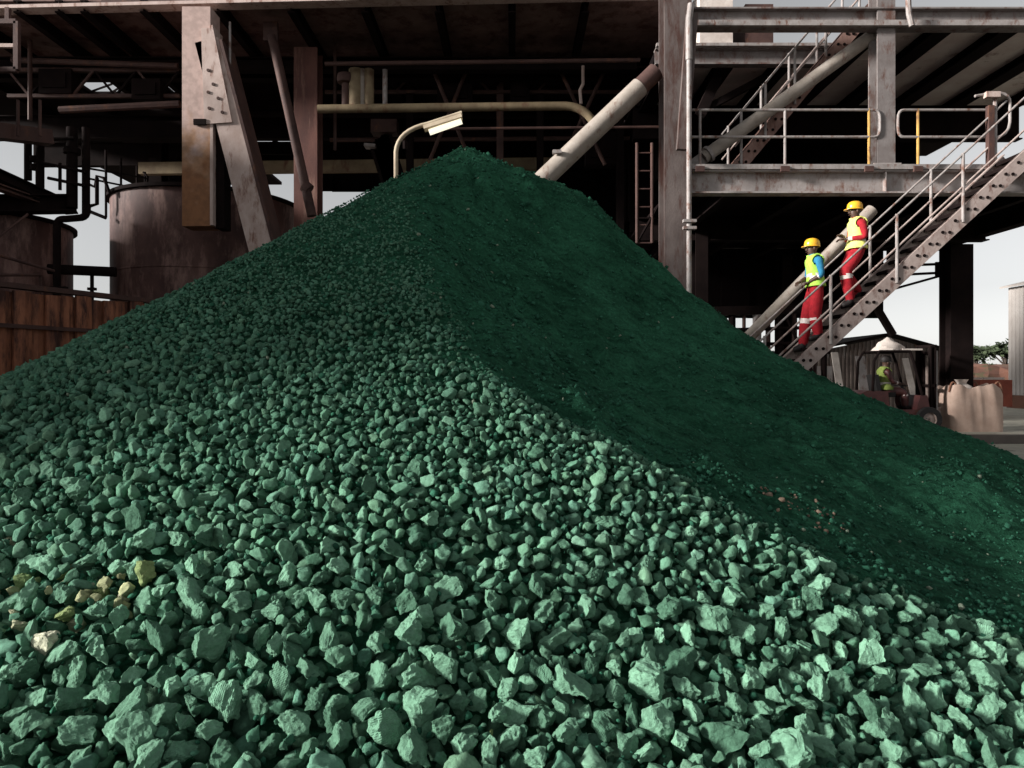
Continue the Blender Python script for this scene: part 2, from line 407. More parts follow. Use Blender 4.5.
bp = n.new('ShaderNodeBump'); bp.inputs['Strength'].default_value = .9; bp.inputs['Distance'].default_value = .03
l.new(t2.outputs['Fac'], bp.inputs['Height']); l.new(bp.outputs[0], b.inputs['Normal'])

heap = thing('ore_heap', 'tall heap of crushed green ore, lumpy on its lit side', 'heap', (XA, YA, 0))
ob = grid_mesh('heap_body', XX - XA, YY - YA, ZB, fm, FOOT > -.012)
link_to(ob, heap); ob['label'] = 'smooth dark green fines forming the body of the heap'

# ------------------------------------------------------------------ stones
LO, HI = (.056, .130, .084), (.180, .356, .242)
SM_ATTR = stone_mat('green_stone_joined', True, LO, HI)
SM_OBJ = stone_mat('green_stone', False, LO, HI)
SM_RIB = stone_mat('green_stone_ribbed', False, LO, HI, bump=0.42, rib=True)
SM_PALE = stone_mat('cream_stone', False, (.40, .41, .27), (.52, .53, .40))
SM_MOSS = stone_mat('yellow_green_stone', False, (.15, .22, .09), (.24, .30, .13))


def rock_proto(sub, seed, cuts):
    rg = random.Random(seed)
    bm = bmesh.new(); bmesh.ops.create_icosphere(bm, subdivisions=sub, radius=1.0)
    sc = Vector((1.0, rg.uniform(.80, 1.0), rg.uniform(.70, .96)))
    planes = []
    for _ in range(cuts):
        d = Vector((rg.gauss(0, 1), rg.gauss(0, 1), rg.gauss(0, 1))).normalized(); planes.append((d, rg.uniform(.42, .76)))
    ph = [rg.uniform(0, 9) for _ in range(3)]
    for v in bm.verts:
        p = v.co.copy() * 1.12
        for d, h in planes:
            t = p.dot(d) - h
            if t > 0: p -= d * t * .93
        p *= 1 + .10 * math.sin(p.x * 4.3 + ph[0]) * math.sin(p.y * 5 + ph[1]) + .05 * math.sin(p.z * 9 + ph[2] + p.x * 7) + .04 * math.sin(p.y * 15 + ph[0]) * math.sin(p.x * 13 + p.z * 12 + ph[1]) + rg.uniform(-.028, .028) * (1 if sub < 4 else .5) + (.13 * noise.fractal(p * 2.6 + Vector((seed, 0, 0)), 1.0, 2.0, 4) + .035 * noise.noise(p * 13 + Vector((0, seed, 0)))) * (1 if sub > 2 else .7)
        v.co = Vector((p.x * sc.x, p.y * sc.y, p.z * sc.z))
    bm.verts.ensure_lookup_table()
    V = np.array([v.co[:] for v in bm.verts], np.float32); T = np.array([[v.index for v in f.verts] for f in bm.faces], np.int32)
    bm.free()
    V /= np.sqrt((V ** 2).sum(1)).max()
    return V, T


PROTO4 = [rock_proto(4, 400 + i, 9 + i % 7) for i in range(18)]
PROTO3 = [rock_proto(3, 100 + i, 9 + i % 7) for i in range(18)]
PROTO2 = [rock_proto(2, 200 + i, 8 + i % 5) for i in range(18)]
PROTO1 = [rock_proto(1, 300 + i, 5) for i in range(12)]

RES = .01
occ = np.zeros((int((GY1 - GY0) / RES) + 1, int((GX1 - GX0) / RES) + 1), bool)
_disc = {}


def disc(k):
    if k not in _disc:
        a = np.arange(-k, k + 1); _disc[k] = (a[:, None] ** 2 + a[None, :] ** 2) <= (k + .3) ** 2
    return _disc[k]


def visible_xy(n):
    """random plan points inside (a little wider than) the view wedge"""
    y = RNG.uniform(1.75, 11.0, n); x = RNG.uniform(-.82, .82, n) * y
    return x, y


stones = []          # x, y, radius, layer
for layer in (0, 1):
    occ[:] = False
    classes = ((1.45, 1.95, 700), (.95, 1.45, 26000), (.6, .95, 60000), (.40, .6, 26000), (.24, .38, 14000)) if layer == 0 else ((.8, 1.3, 26000), (.5, .8, 40000))
    for lo_, hi_, tries in classes:
        x, y = visible_xy(tries)
        base, sd = size_at(x, y)
        zz = heap_base(x, y)
        rad = base * RNG.uniform(lo_, hi_, tries) * .60
        # deep in the fine face most candidates vanish
        p_keep = np.where(sd > 0, 1, np.clip(1 + sd * 5, .012, 1)) * np.where(zz > -.02, 1, 0)
        rr_ = np.sqrt((x - XA) ** 2 + (y - YA) ** 2)
        p_keep = p_keep * np.clip((rr_ - .5) / 1.6, .15, 1)
        ok = (RNG.random(tries) < p_keep) & (rad > (.011 if layer == 0 else .022))
        for xi, yi, ri in zip(x[ok], y[ok], rad[ok]):
            k = max(1, int(ri * .74 / RES)); cx, cy = int((xi - GX0) / RES), int((yi - GY0) / RES)
            if cx - k < 0 or cy - k < 0 or cx + k + 1 > occ.shape[1] or cy + k + 1 > occ.shape[0]: continue
            w = occ[cy - k:cy + k + 1, cx - k:cx + k + 1]
            dk = disc(k)
            if (w & dk).sum() > .10 * dk.sum(): continue
            w |= dk; stones.append((xi, yi, ri, layer))
stones = np.array(stones)
print('stones', len(stones))


def faces_us(x, y):
    """slope looks towards the camera's side, or nearly so (the far side of the heap stays bare fines)"""
    nn = normals_at(x, y); d = np.stack([-x, -y, CAM_Z - heap_base(x, y)], -1)
    return (nn * d).sum(1) > -.22 * np.linalg.norm(d, axis=1)


def normals_at(x, y, e=.06):
    nx = -(heap_base(x + e, y) - heap_base(x - e, y)) / (2 * e); ny = -(heap_base(x, y + e) - heap_base(x, y - e)) / (2 * e)
    nn = np.stack([nx, ny, np.ones_like(nx)], -1); return nn / np.linalg.norm(nn, axis=1, keepdims=True)


def rot_mats(nrm, n):
    """random rotations whose short axis leans towards the surface normal"""
    t = RNG.normal(size=(n, 3)); zax = nrm * .7 + RNG.normal(size=(n, 3)) * .8; zax /= np.linalg.norm(zax, axis=1, keepdims=True)
    xax = t - (t * zax).sum(1, keepdims=True) * zax; xax /= np.linalg.norm(xax, axis=1, keepdims=True)
    yax = np.cross(zax, xax)
    return np.stack([xax, yax, zax], -1)


stones = stones[faces_us(stones[:, 0], stones[:, 1])]
SX, SY, SRAD, LAY = stones[:, 0], stones[:, 1], stones[:, 2], stones[:, 3]
NRM = normals_at(SX, SY)
ZC = heap_z(SX, SY)
POS = np.stack([SX, SY, ZC], -1) + NRM * (SRAD * RNG.uniform(-.35, .45, len(SX)) - LAY * size_at(SX, SY)[0] * 1.0)[:, None]
ROT = rot_mats(NRM, len(SX))
SCL = SRAD[:, None] * np.stack([RNG.uniform(.92, 1.2, len(SX)), RNG.uniform(.85, 1.15, len(SX)), RNG.uniform(.85, 1.15, len(SX))], -1)
PXY = np.stack([CX + F * POS[:, 0] / POS[:, 1], CY - F * (POS[:, 2] - CAM_Z) / POS[:, 1]], -1)
APP = SRAD / POS[:, 1] * F
inview = (PXY[:, 0] > 6) & (PXY[:, 0] < 1018) & (PXY[:, 1] > 130) & (PXY[:, 1] < 762)


def tri_mesh(name, groups, colors, material, attr=True):
    """join many transformed copies into one mesh; groups: (V, T, R, S, P) ; colours per copy"""
    vs, fs, cs, o = [], [], [], 0
    for (V, T, Rm, S, P), C in zip(groups, colors):
        W = (V[None] * S[:, None, :]) @ np.transpose(Rm, (0, 2, 1)) + P[:, None, :]
        m, k = W.shape[:2]
        vs.append(W.reshape(-1, 3)); fs.append((T[None] + (np.arange(m) * k)[:, None, None]).reshape(-1, 3) + o)
        cs.append(np.repeat(C, k, axis=0)); o += m * k
    vs = np.concatenate(vs); fs = np.concatenate(fs); cs = np.concatenate(cs)
    me = bpy.data.meshes.new(name); me.vertices.add(len(vs)); me.vertices.foreach_set('co', vs.astype(np.float32).ravel())
    me.loops.add(fs.size); me.loops.foreach_set('vertex_index', fs.astype(np.int32).ravel())
    me.polygons.add(len(fs)); me.polygons.foreach_set('loop_start', np.arange(0, fs.size, 3, dtype=np.int32))
    ca = me.color_attributes.new('tint', 'FLOAT_COLOR', 'POINT')
    ca.data.foreach_set('color', np.concatenate([cs, np.ones((len(cs), 1))], 1).astype(np.float32).ravel())
    me.update(calc_edges=True); me.materials.append(material)
    ob = bpy.data.objects.new(name, me); COL.objects.link(ob)
    return ob, len(fs)


order = np.argsort(-APP * inview * (LAY == 0))
big = order[:300]
isbig = np.zeros(len(SX), bool); isbig[big] = True
PALE = [(14, 612, 1), (25, 628, 1), (134, 602, 0), (48, 640, 1), (96, 590, 2), (75, 628, 0), (15, 540, 1), (36, 556, 2), (60, 575, 2), (145, 580, 2), (64, 610, 2), (490, 735, 2), (20, 580, 2)]
pale = {}
for px, py, kind in PALE:
    d = np.hypot(PXY[:, 0] - px, PXY[:, 1] - py) - APP * .5
    pale[int(np.argmin(d))] = kind
rock_me = []
for V, T in PROTO4:
    me = bpy.data.meshes.new('stone'); me.from_pydata([tuple(map(float, v)) for v in V], [], [tuple(map(int, t)) for t in T]); me.update()
    me.materials.append(SM_OBJ); rock_me.append(me)
hw = heap.matrix_world.translation
extra = [i for i in pale if not isbig[i]]
for j, i in enumerate(list(big[:300 - len(extra)]) + extra):
    isbig[i] = True
    ob = bpy.data.objects.new('stone', rock_me[(j * 7) % len(rock_me)]); COL.objects.link(ob)
    M = np.eye(4); M[:3, :3] = ROT[i] * SCL[i][None, :]; M[:3, 3] = POS[i] - np.array(hw)
    ob.parent = heap; ob.matrix_local = Matrix(M.tolist())
    ob.material_slots[0].link = 'OBJECT'
    if i in pale:
        k = pale[i]; ob.material_slots[0].material = (SM_PALE, SM_PALE, SM_MOSS)[k]
        ob['label'] = 'pale cream stone' if k < 2 else 'yellowish green stone'
    else: ob.material_slots[0].material = SM_RIB if j % 14 == 4 else SM_OBJ
for i in big[300 - len(extra):]:
    isbig[i] = i in pale

rest = np.where(~isbig)[0]
groups, cols = [], []
lo_c, hi_c = np.array(LO), np.array(HI)


def tint(n, x, y, dusty=1.0):
    t = RNG.beta(2.2, 2.0, n)[:, None]
    c = lo_c + (hi_c - lo_c) * t
    c = c * RNG.uniform(.85, 1.12, (n, 1)); c[:, 0] *= RNG.uniform(.9, 1.08, n); c[:, 2] *= RNG.uniform(.95, 1.05, n)
    return c


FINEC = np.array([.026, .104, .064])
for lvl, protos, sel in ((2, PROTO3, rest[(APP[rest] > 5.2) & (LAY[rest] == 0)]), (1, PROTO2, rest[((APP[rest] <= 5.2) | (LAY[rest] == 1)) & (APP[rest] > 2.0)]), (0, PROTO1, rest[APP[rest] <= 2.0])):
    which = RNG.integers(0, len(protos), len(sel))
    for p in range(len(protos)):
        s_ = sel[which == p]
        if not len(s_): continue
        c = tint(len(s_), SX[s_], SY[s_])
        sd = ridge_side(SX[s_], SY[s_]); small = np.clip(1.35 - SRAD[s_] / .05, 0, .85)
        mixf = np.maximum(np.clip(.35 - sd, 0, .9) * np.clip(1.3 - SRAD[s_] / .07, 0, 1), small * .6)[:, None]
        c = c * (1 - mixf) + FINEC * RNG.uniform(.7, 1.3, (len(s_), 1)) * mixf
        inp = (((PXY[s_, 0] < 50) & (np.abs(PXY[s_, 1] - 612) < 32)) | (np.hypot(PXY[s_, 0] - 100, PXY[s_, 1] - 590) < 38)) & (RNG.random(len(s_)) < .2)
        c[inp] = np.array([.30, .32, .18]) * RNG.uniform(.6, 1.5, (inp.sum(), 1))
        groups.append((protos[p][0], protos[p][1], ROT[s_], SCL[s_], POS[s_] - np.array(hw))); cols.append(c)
ob, nt = tri_mesh('small_stones', groups, cols, SM_ATTR); print('tris stones', nt, len(rest))
link_to(ob, heap); ob['kind'] = 'stuff'; ob['label'] = 'thousands of smaller green stones covering the lit slope'

# crumbs: little lumps all over, thick on the fine face and near the summit
NC = 40000
x, y = RNG.uniform(-9, 10, NC * 3), RNG.uniform(1.6, 12.5, NC * 3)
zb = heap_base(x, y); sd = ridge_side(x, y)
ok = (zb > -.02) & (np.abs(x) < .8 * y) & faces_us(x, y) & (RNG.random(len(x)) < np.where(sd < .1, np.where(sd < -1.2, .55, 1), .35)); x, y = x[ok][:NC], y[ok][:NC]
rad = RNG.lognormal(math.log(.0105), .45, len(x)) * np.where(RNG.random(len(x)) < .006, 2.2, 1) * np.where(ridge_side(x, y) < -1.2, .8, 1)
rad = np.minimum(rad, .028)
nr = normals_at(x, y); ps = np.stack([x, y, heap_z(x, y) - .2 * size_at(x, y)[0]], -1) + nr * (rad * .25)[:, None]
rm = rot_mats(nr, len(x)); sc = rad[:, None] * RNG.uniform(.75, 1.5, (len(x), 3))
groups, cols = [], []
which = RNG.integers(0, len(PROTO1), len(x))
brown = (np.hypot((x - 1.85 - (y - 4.6) * .0) / .3, (y - 4.55) / .3) < 1) & (RNG.random(len(x)) < .3)
for p in range(len(PROTO1)):
    s_ = np.where(which == p)[0]
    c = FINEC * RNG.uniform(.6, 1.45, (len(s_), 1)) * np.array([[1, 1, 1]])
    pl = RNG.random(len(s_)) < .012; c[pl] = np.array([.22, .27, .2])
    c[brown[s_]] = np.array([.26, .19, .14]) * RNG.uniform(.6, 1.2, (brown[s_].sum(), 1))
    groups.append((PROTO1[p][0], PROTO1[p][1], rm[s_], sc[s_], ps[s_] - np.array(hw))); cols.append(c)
ob, nt = tri_mesh('crumbs', groups, cols, SM_ATTR); print('tris crumbs', nt)
link_to(ob, heap); ob['kind'] = 'stuff'; ob['label'] = 'fine dark green crumbs strewn over the heap'

# ------------------------------------------------------------------ left process hall: soffit, girders, columns
SZ = 9.75
hall = thing('process_hall', 'dark steel process hall on the left with high brown soffit above the heap', 'building', (-6, 20, 0))
XB = [-16.2, -14.2, -12.2, -10.75, -9.85, -9.3, -8.0, -6.4, -4.8, -3.2, -1.6, 0.0, 1.6, 3.6]
YB = [15.25, 16.6, 18.0, 19.4, 20.4, 22.2, 24.0]
for i in range(len(XB) - 1):
    for j in range(len(YB) - 1):
        if j == 3 and i in (2, 4): continue                       # missing panels let the sky in
        MB().bb((XB[i] + .01, YB[j] + .01, SZ), (XB[i + 1] - .01, YB[j + 1] - .01, SZ + .12)).build('soffit_panel', SOFFITB if j < 2 else DARK, hall)  # rear rows take the darkened steel: depth shade put into the colour
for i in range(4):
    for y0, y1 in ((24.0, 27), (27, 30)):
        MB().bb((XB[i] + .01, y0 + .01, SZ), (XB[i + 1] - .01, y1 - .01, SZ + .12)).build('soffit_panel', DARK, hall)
for xb in XB[1:-1]:
    MB().ibeam((xb, 15.2, SZ - .14), (xb, 23.9, SZ - .14), .16, .27).build('joist', DARK, hall)
MB().bar(at(90, 92, 19.9), at(112, 84, 19.9), .03, .05).bar(at(108, 95, 19.9), at(128, 82, 19.9), .03, .05).build('skylight_bar', DARK, hall)
# front girder with a pale bottom flange
b0, b1 = Vector((-15.5, 15.5, SZ + .12)), Vector((3.0, 14.85, SZ + .2))
MB().ibeam(b0, b1, .30, .55).build('front_girder', BROWNST, hall)
MB().bar(b0 + Vector((0, -.05, -.315)), b1 + Vector((0, -.05, -.315)), .3, .07).build('flange', BRACKET, hall)
for yb, dz in ((17.4, .32), (18.2, .2), (21.3, .7), (23.7, .8)):
    MB().ibeam((-16.2, yb, SZ - .29 - dz / 2), (3.1, yb, SZ - .29 - dz / 2), .26, dz).build('girder', DARK, hall)
# dark end walls
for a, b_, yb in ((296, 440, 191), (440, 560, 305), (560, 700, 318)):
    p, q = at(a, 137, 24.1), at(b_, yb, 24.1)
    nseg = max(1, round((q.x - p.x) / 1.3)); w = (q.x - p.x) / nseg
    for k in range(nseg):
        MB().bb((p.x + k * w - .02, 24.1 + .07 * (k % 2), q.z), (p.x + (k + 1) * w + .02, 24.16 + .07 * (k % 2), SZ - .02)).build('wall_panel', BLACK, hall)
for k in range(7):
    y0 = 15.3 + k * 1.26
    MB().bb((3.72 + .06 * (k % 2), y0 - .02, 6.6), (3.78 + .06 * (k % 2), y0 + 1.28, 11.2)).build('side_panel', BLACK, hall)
# gloomy pipework, hangers and braces under the soffit
rg_ = random.Random(5)
for (a, b_, Y, r_, M_) in (((325, 64), (640, 60), 16.3, .05, BROWNST), ((300, 92), (650, 88), 18.8, .09, DARK), ((330, 140), (650, 138), 19.5, .06, BROWNST), ((150, 112), (640, 116), 20.2, .12, DARK),
                           ((430, 62), (470, 160), 17.9, .05, BROWNST), ((470, 62), (430, 160), 18.0, .05, BROWNST), ((560, 70), (605, 165), 17.9, .05, BROWNST), ((605, 70), (560, 165), 18.0, .05, BROWNST),
                           ((12, 60), (178, 66), 17.0, .07, BROWNST), ((30, 40), (30, 120), 16.8, .05, BROWNST), ((60, 110), (180, 104), 16.9, .09, BROWNST), ((335, 40), (335, 150), 17.1, .04, BROWNST)):
    MB().tube([at(*a, Y), at(*b_, Y)], r_, 8).build('pipe', M_, hall, True)
for Yt, pa, pb_, y0_, y1_ in ((18.5, 325, 655, 66, 92), (17.2, 8, 180, 70, 96)):
    nn_ = 14 if pb_ > 300 else 8
    MB().bar(at(pa, y0_, Yt), at(pb_, y0_, Yt), .08, .08).build('truss_chord', BROWNST, hall)
    MB().bar(at(pa, y1_, Yt), at(pb_, y1_, Yt), .08, .08).build('truss_chord', BROWNST, hall)
    for k in range(nn_):
        xa, xb_ = pa + (pb_ - pa) * k / nn_, pa + (pb_ - pa) * (k + 1) / nn_
        MB().bar(at(xa, y1_ if k % 2 else y0_, Yt), at(xb_, y0_ if k % 2 else y1_, Yt), .05, .05).build('truss_web', DARK if k % 3 else BROWNST, hall)
for px in (410, 500, 540, 620):
    MB().ibeam((at(px, 0, 18.6).x, 18.6, 3.0), (at(px, 0, 18.6).x, 18.6, SZ - .3), .18, .2, up=(0, 1, 0)).build('hanger_column', BROWNST if px == 500 else DARK, hall)
for px, py, w_, h_, Y in ((455, 96, .9, .5, 18.3), (520, 92, .5, .7, 18.4), (600, 150, .8, .9, 18.9), (150, 92, .7, .5, 17.2), (60, 84, .8, .6, 17.3)):
    p = at(px, py, Y); m = MB().box(p, (w_, .4, h_)); m.box(p + Vector((0, -.22, 0)), (w_ * .7, .05, h_ * .6)); m.build('equipment_box', DARK, hall)
# small bent plates between hall wall and tank
MB().bb(at(148, 137, 27) + Vector((0, 0, 0)), at(182, 196, 27) + Vector((0, .08, 0))).build('wall_panel', BLACK, hall)
MB().bar(at(140, 169, 22), at(560, 164, 22), .22, .36).build('crossbeam', OLIVE, hall)
MB().bar(at(213, 151, 23), at(300, 153, 23), .1, .14).build('crossbeam', DARK, hall)
MB().bar(at(120, 132, 21), at(200, 132, 21), .5, .5).build('crossbeam', DARK, hall)
# rust-red column
cx0, cx1 = at(296, 0, 17), at(321, 0, 17)
MB().ibeam(((cx0.x + cx1.x) / 2, 17, 0), ((cx0.x + cx1.x) / 2, 17, SZ - .3), .56, .5, up=(0, 1, 0), tf=.05).build('column', RUSTCOL, hall)
MB().ibeam((-14.6, 17, 0), (-14.6, 17, SZ - .3), .4, .5, up=(0, 1, 0)).build('column', DARK, hall)
MB().ibeam((-11.6, 23, 0), (-11.6, 23, SZ - .3), .4, .5, up=(0, 1, 0)).build('column', DARK, hall)

# inclined brace pipe
br = thing('brace_pipe', 'thin brown brace pipe slanting down beside the rust red column', 'pipe', at(306, 230, 15.9))
MB().tube([at(272, 36, 15.9), at(312, 216, 15.9)], .105, 14).build('tube', BROWNST, br, True)
p = at(271, 32, 15.9); MB().box(p, (.32, .1, .42)).build('gusset', BROWNST, br)
p = at(307, 188, 15.9); MB().tube([p + Vector((-.06, 0, .05)), p + Vector((.06, 0, -.05))], .14, 14).build('collar', BROWNST, br, True)

# hanging bracket: box post that ends in mid-air, and a raking leg
hb = thing('support_bracket', 'pinkish steel bracket with rust streaked hanging post and raking leg in front of tank', 'bracket', at(198, 225, 15))
pl, pr_ = at(182, 52, 14.72), at(216, 226, 14.72)
rustp = mat('post_rust_orange', (0.36, 0.185, 0.095), (0.24, 0.10, 0.045), (0.13, 0.05, 0.03), 0.3, 2.2, stretch=.5)
# the rust starts ragged about two metres above the post's cut end and takes over below
pm_ = bpy.data.materials.new('post_paint_rusting'); pm_.use_nodes = True
n, l = pm_.node_tree.nodes, pm_.node_tree.links; b_n = n['Principled BSDF']; b_n.inputs['Roughness'].default_value = .8
gg = n.new('ShaderNodeNewGeometry'); sp = n.new('ShaderNodeSeparateXYZ'); l.new(gg.outputs['Position'], sp.inputs[0])
nz = n.new('ShaderNodeTexNoise'); nz.inputs['Scale'].default_value = 3.5; nz.inputs['Detail'].default_value = 9; l.new(gg.outputs['Position'], nz.inputs['Vector'])
ma = n.new('ShaderNodeMath'); ma.operation = 'MULTIPLY_ADD'; ma.inputs[1].default_value = 2.6; l.new(nz.outputs['Fac'], ma.inputs[0]); l.new(sp.outputs['Z'], ma.inputs[2])
mrg = n.new('ShaderNodeMapRange'); mrg.inputs[1].default_value = 6.9; mrg.inputs[2].default_value = 8.3; l.new(ma.outputs[0], mrg.inputs[0])
cr = n.new('ShaderNodeValToRGB'); cr.color_ramp.elements[0].color = (.24, .105, .045, 1); cr.color_ramp.elements[1].color = (.42, .30, .265, 1)
e_ = cr.color_ramp.elements.new(.45); e_.color = (.34, .19, .11, 1)
l.new(mrg.outputs[0], cr.inputs['Fac'])
n5 = n.new('ShaderNodeTexNoise'); n5.inputs['Scale'].default_value = 9; n5.inputs['Detail'].default_value = 8; l.new(gg.outputs['Position'], n5.inputs['Vector'])
m5 = n.new('ShaderNodeMapRange'); m5.inputs[1].default_value = .35; m5.inputs[2].default_value = .62; m5.inputs[3].default_value = .8; m5.inputs[4].default_value = 1.04; l.new(n5.outputs['Fac'], m5.inputs[0])
x5 = n.new('ShaderNodeMix'); x5.data_type = 'RGBA'; x5.blend_type = 'MULTIPLY'; x5.inputs['Factor'].default_value = 1; l.new(cr.outputs[0], x5.inputs[6]); l.new(m5.outputs[0], x5.inputs[7]); l.new(x5.outputs[2], b_n.inputs['Base Color'])
MB().bb((pl.x, 14.72, pr_.z), (pr_.x - .12, 15.2, SZ - .4)).build('post', pm_, hb)
MB().bb((pr_.x - .12, 14.7, pr_.z + .02), (pr_.x - .06, 15.2, SZ - .8)).build('post_flange', BRACKET, hb)
MB().bb((pr_.x - .057, 14.85, pr_.z - .02), (pr_.x + .12, 15.2, at(0, 118, 15).z)).build('post_web', DARK, hb)
top, bot = at(212, 46, 15.0), at(268, 262, 15.0)
MB().bar(top, bot, .5, .56, up=(0, 1, 0)).build('raking_leg', BRACKET, hb)
MB().bar(top + Vector((.3, .05, 0)), bot + Vector((.3, .05, 0)), .06, .7, up=(0, 1, 0)).build('leg_flange', BROWNST, hb)
gp = [at(201, 28, 14.68), at(213, 28, 14.68), at(232, 122, 14.68), at(204, 124, 14.68)]
MB().add(gp + [p + Vector((0, .05, 0)) for p in gp], [(0, 1, 2, 3), (7, 6, 5, 4), (0, 4, 5, 1), (1, 5, 6, 2), (2, 6, 7, 3), (3, 7, 4, 0)]).build('gusset', BRACKET, hb)
for bx_, by_ in ((208, 70), (213, 84), (218, 98), (222, 112), (209, 108), (208, 92)):
    p = at(bx_, by_, 14.66); MB().tube([p, p + Vector((0, .05, 0))], .035, 8).build('bolt', BROWNST, hb)
p = at(200, 122, 14.68); MB().box(p, (.26, .05, .12)).build('clip_plate', DARK, hb)
tag(MB().tube([at(230, 22, 14.9), at(230, 110, 14.9)], .025, 8).build('hanging_rod', RAIL, None, True), 'thin steel rod hanging beside the pinkish bracket', 'rod')

# ------------------------------------------------------------------ tanks
def tank(c, r, h, label, name='storage_tank'):
    t = thing(name, label, 'tank', (c[0], c[1], 0), 'rusty storage tanks')
    MB().lathe((c[0], c[1], 0), [(r, 0), (r, h * .52), (r, h), (r - .02, h), (0.01, h + .12)], 64).build('shell', TANKM, t, True)
    for z in (h * .35, h * .68):
        MB().lathe((c[0], c[1], 0), [(r + .004, z - .02), (r + .018, z - .012), (r + .018, z + .012), (r + .004, z + .02)], 64).build('weld_band', TANKM, t, True)
    MB().lathe((c[0], c[1], 0), [(r, h - .1), (r + .09, h - .1), (r + .09, h - .02), (r, h - .02)], 64).build('top_rim', DARK, t)
    return t


tk = tank((-7.95, 18.4), 2.28, 6.05, 'wide rusty brown tank behind the hanging pinkish bracket')
tank((-12.45, 16.2), 1.95, 5.15, 'dark brown tank cut by the left picture edge')
# railing on the walkway beside the tank
rl = thing('walkway_railing', 'black railing against the sky beside the tank top', 'railing', at(125, 190, 21))
y0 = 17.0
for px, pt, pb in ((106, 150, 217), (121, 158, 190), (137, 166, 190), (145, 172, 188)):
    Y = 17 + (px - 106) * .08
    MB().tube([at(px, pt, Y), at(px, pb, Y)], .03, 8).build('post', DARK, rl)
for a, b_ in (((86, 168), (145, 178)), ((86, 178), (145, 190))):
    MB().tube([at(a[0], a[1], 16.4), at(b_[0], b_[1], 20)], .025, 8).build('rail', DARK, rl)
MB().tube(arc(at(143, 172, 20), at(143, 187, 20), at(152, 178, 20)), .025, 8).build('end_loop', DARK, rl)
vp = thing('valve_pipe', 'small black valve pipework beside the tank top', 'pipe', at(98, 205, 16.5))
MB().tube([at(86, 183, 16.5), at(95, 187, 16.5), at(97, 176, 16.5), at(104, 178, 16.5), at(110, 194, 16.5)], .04, 8).build('tube', DARK, vp)
MB().tube([at(97, 178, 16.5), at(97, 204, 16.5), at(90, 206, 16.5)], .045, 8).build('tube', DARK, vp)
MB().tube([at(86, 210, 16.5), at(106, 218, 16.5)], .04, 8).build('tube', DARK, vp)

# pipe gantry far left
pg = thing('pipe_gantry', 'black pipe gantry with thick vertical pipes at the left edge', 'gantry', at(30, 300, 14))
MB().ibeam(at(-40, 158, 13.5), at(70, 207, 16), .2, .22).build('sloping_beam', DARK, pg)
MB().ibeam(at(-40, 174, 13.5), at(70, 212, 16), .2, .12).build('sloping_beam', BROWNST, pg)
MB().ibeam(at(-30, 205, 14.6), at(76, 204, 15.4), .4, .36).build('deck_beam', DARK, pg)
for px, w, pt, pb in ((28, .075, 128, 180), (40, .085, 128, 198), (72, .11, 128, 208), (86, .08, 128, 214)):
    MB().tube([at(px, pt, 15.3), at(px, pb, 15.3)], w, 12).build('pipe', DARK, pg, True)
for px, py in ((72, 154), (35, 162), (35, 170)):
    p = at(px, py, 15.3); MB().tube([p, p + Vector((0, 0, .12))], .17 if px > 50 else .1, 12).build('flange_ring', DARK, pg)
for a, b_ in (((42, 163), (86, 172)), ((48, 178), (86, 186)), ((60, 163), (60, 190)), ((-5, 140), (74, 138))):
    MB().tube([at(*a, 15.2), at(*b_, 15.2)], .035, 8).build('rail', DARK, pg)
MB().bar(at(-30, 128, 13.8), at(50, 138, 15), .3, .3).build('upper_beam', BROWNST, pg)
for px in (18, 40):
    MB().tube([at(px, 100, 14.2), at(px, 136, 14.2)], .03, 8).build('hanger', BROWNST, pg)
dp = thing('drain_pipe', 'black elbowed drain pipe coming down between the two tanks', 'pipe', at(57, 300, 15))
pts = [at(87, 205, 15)] + arc(at(87, 210, 15), at(78, 218, 15), at(87, 218, 15), 5) + [at(66, 219, 15)] + arc(at(64, 219, 15), at(57, 226, 15), at(57, 219, 15), 5) + [at(57, 312, 15)]
MB().tube(pts, .075, 12).build('tube', DARK, dp, True)
p = at(57, 288, 15); MB().box(p, (.42, .1, .06)).build('clamp', DARK, dp)
hp = thing('cross_pipe', 'black horizontal pipe on a thin post between the tanks', 'pipe', at(92, 304, 15.6))
MB().tube([at(48, 269, 15.2), at(116, 272, 15.6)], .11, 12).build('tube', DARK, hp, True)
MB().tube([at(92, 272, 15.5), at(92, 318, 15.5)], .04, 8).build('post', DARK, hp)
p = at(92, 289, 15.5); MB().box(p, (.16, .1, .06)).build('clamp', DARK, hp)
hr = thing('stair_handrail', 'thin brown handrail sloping across the left edge tank', 'handrail', at(20, 300, 13.2))
MB().tube([at(-20, 250, 12.8), at(54, 271, 14)], .03, 8).build('rail', BROWNST, hr)
MB().tube([at(-20, 275, 12.8), at(40, 275, 14), at(42, 296, 14)], .03, 8).build('rail', BROWNST, hr)
MB().tube([at(-5, 240, 13.4), at(28, 214, 13.9)], .025, 8).build('stay', BROWNST, hr)
# second small frame top left
wf = thing('window_frame', 'pale steel frame in the top left corner', 'frame', at(5, 70, 13.5))
a_, b_, c_, d_ = at(-25, 22, 13.5), at(17, 22, 13.5), at(17, 70, 13.5), at(-25, 70, 13.5)
for p, q in ((a_, b_), (b_, c_), (d_, c_)):
    MB().bar(p, q, .09, .09, up=(0, 1, 0)).build('frame_bar', BROWNST, wf)
MB().bar(at(-25, 46, 13.5), at(15, 46, 13.5), .07, .07).build('frame_bar', BRACKET, wf)
MB().bar(at(8, 22, 13.55), at(8, 8, 13.55), .08, .08, up=(0, 1, 0)).build('hanger', BROWNST, wf)

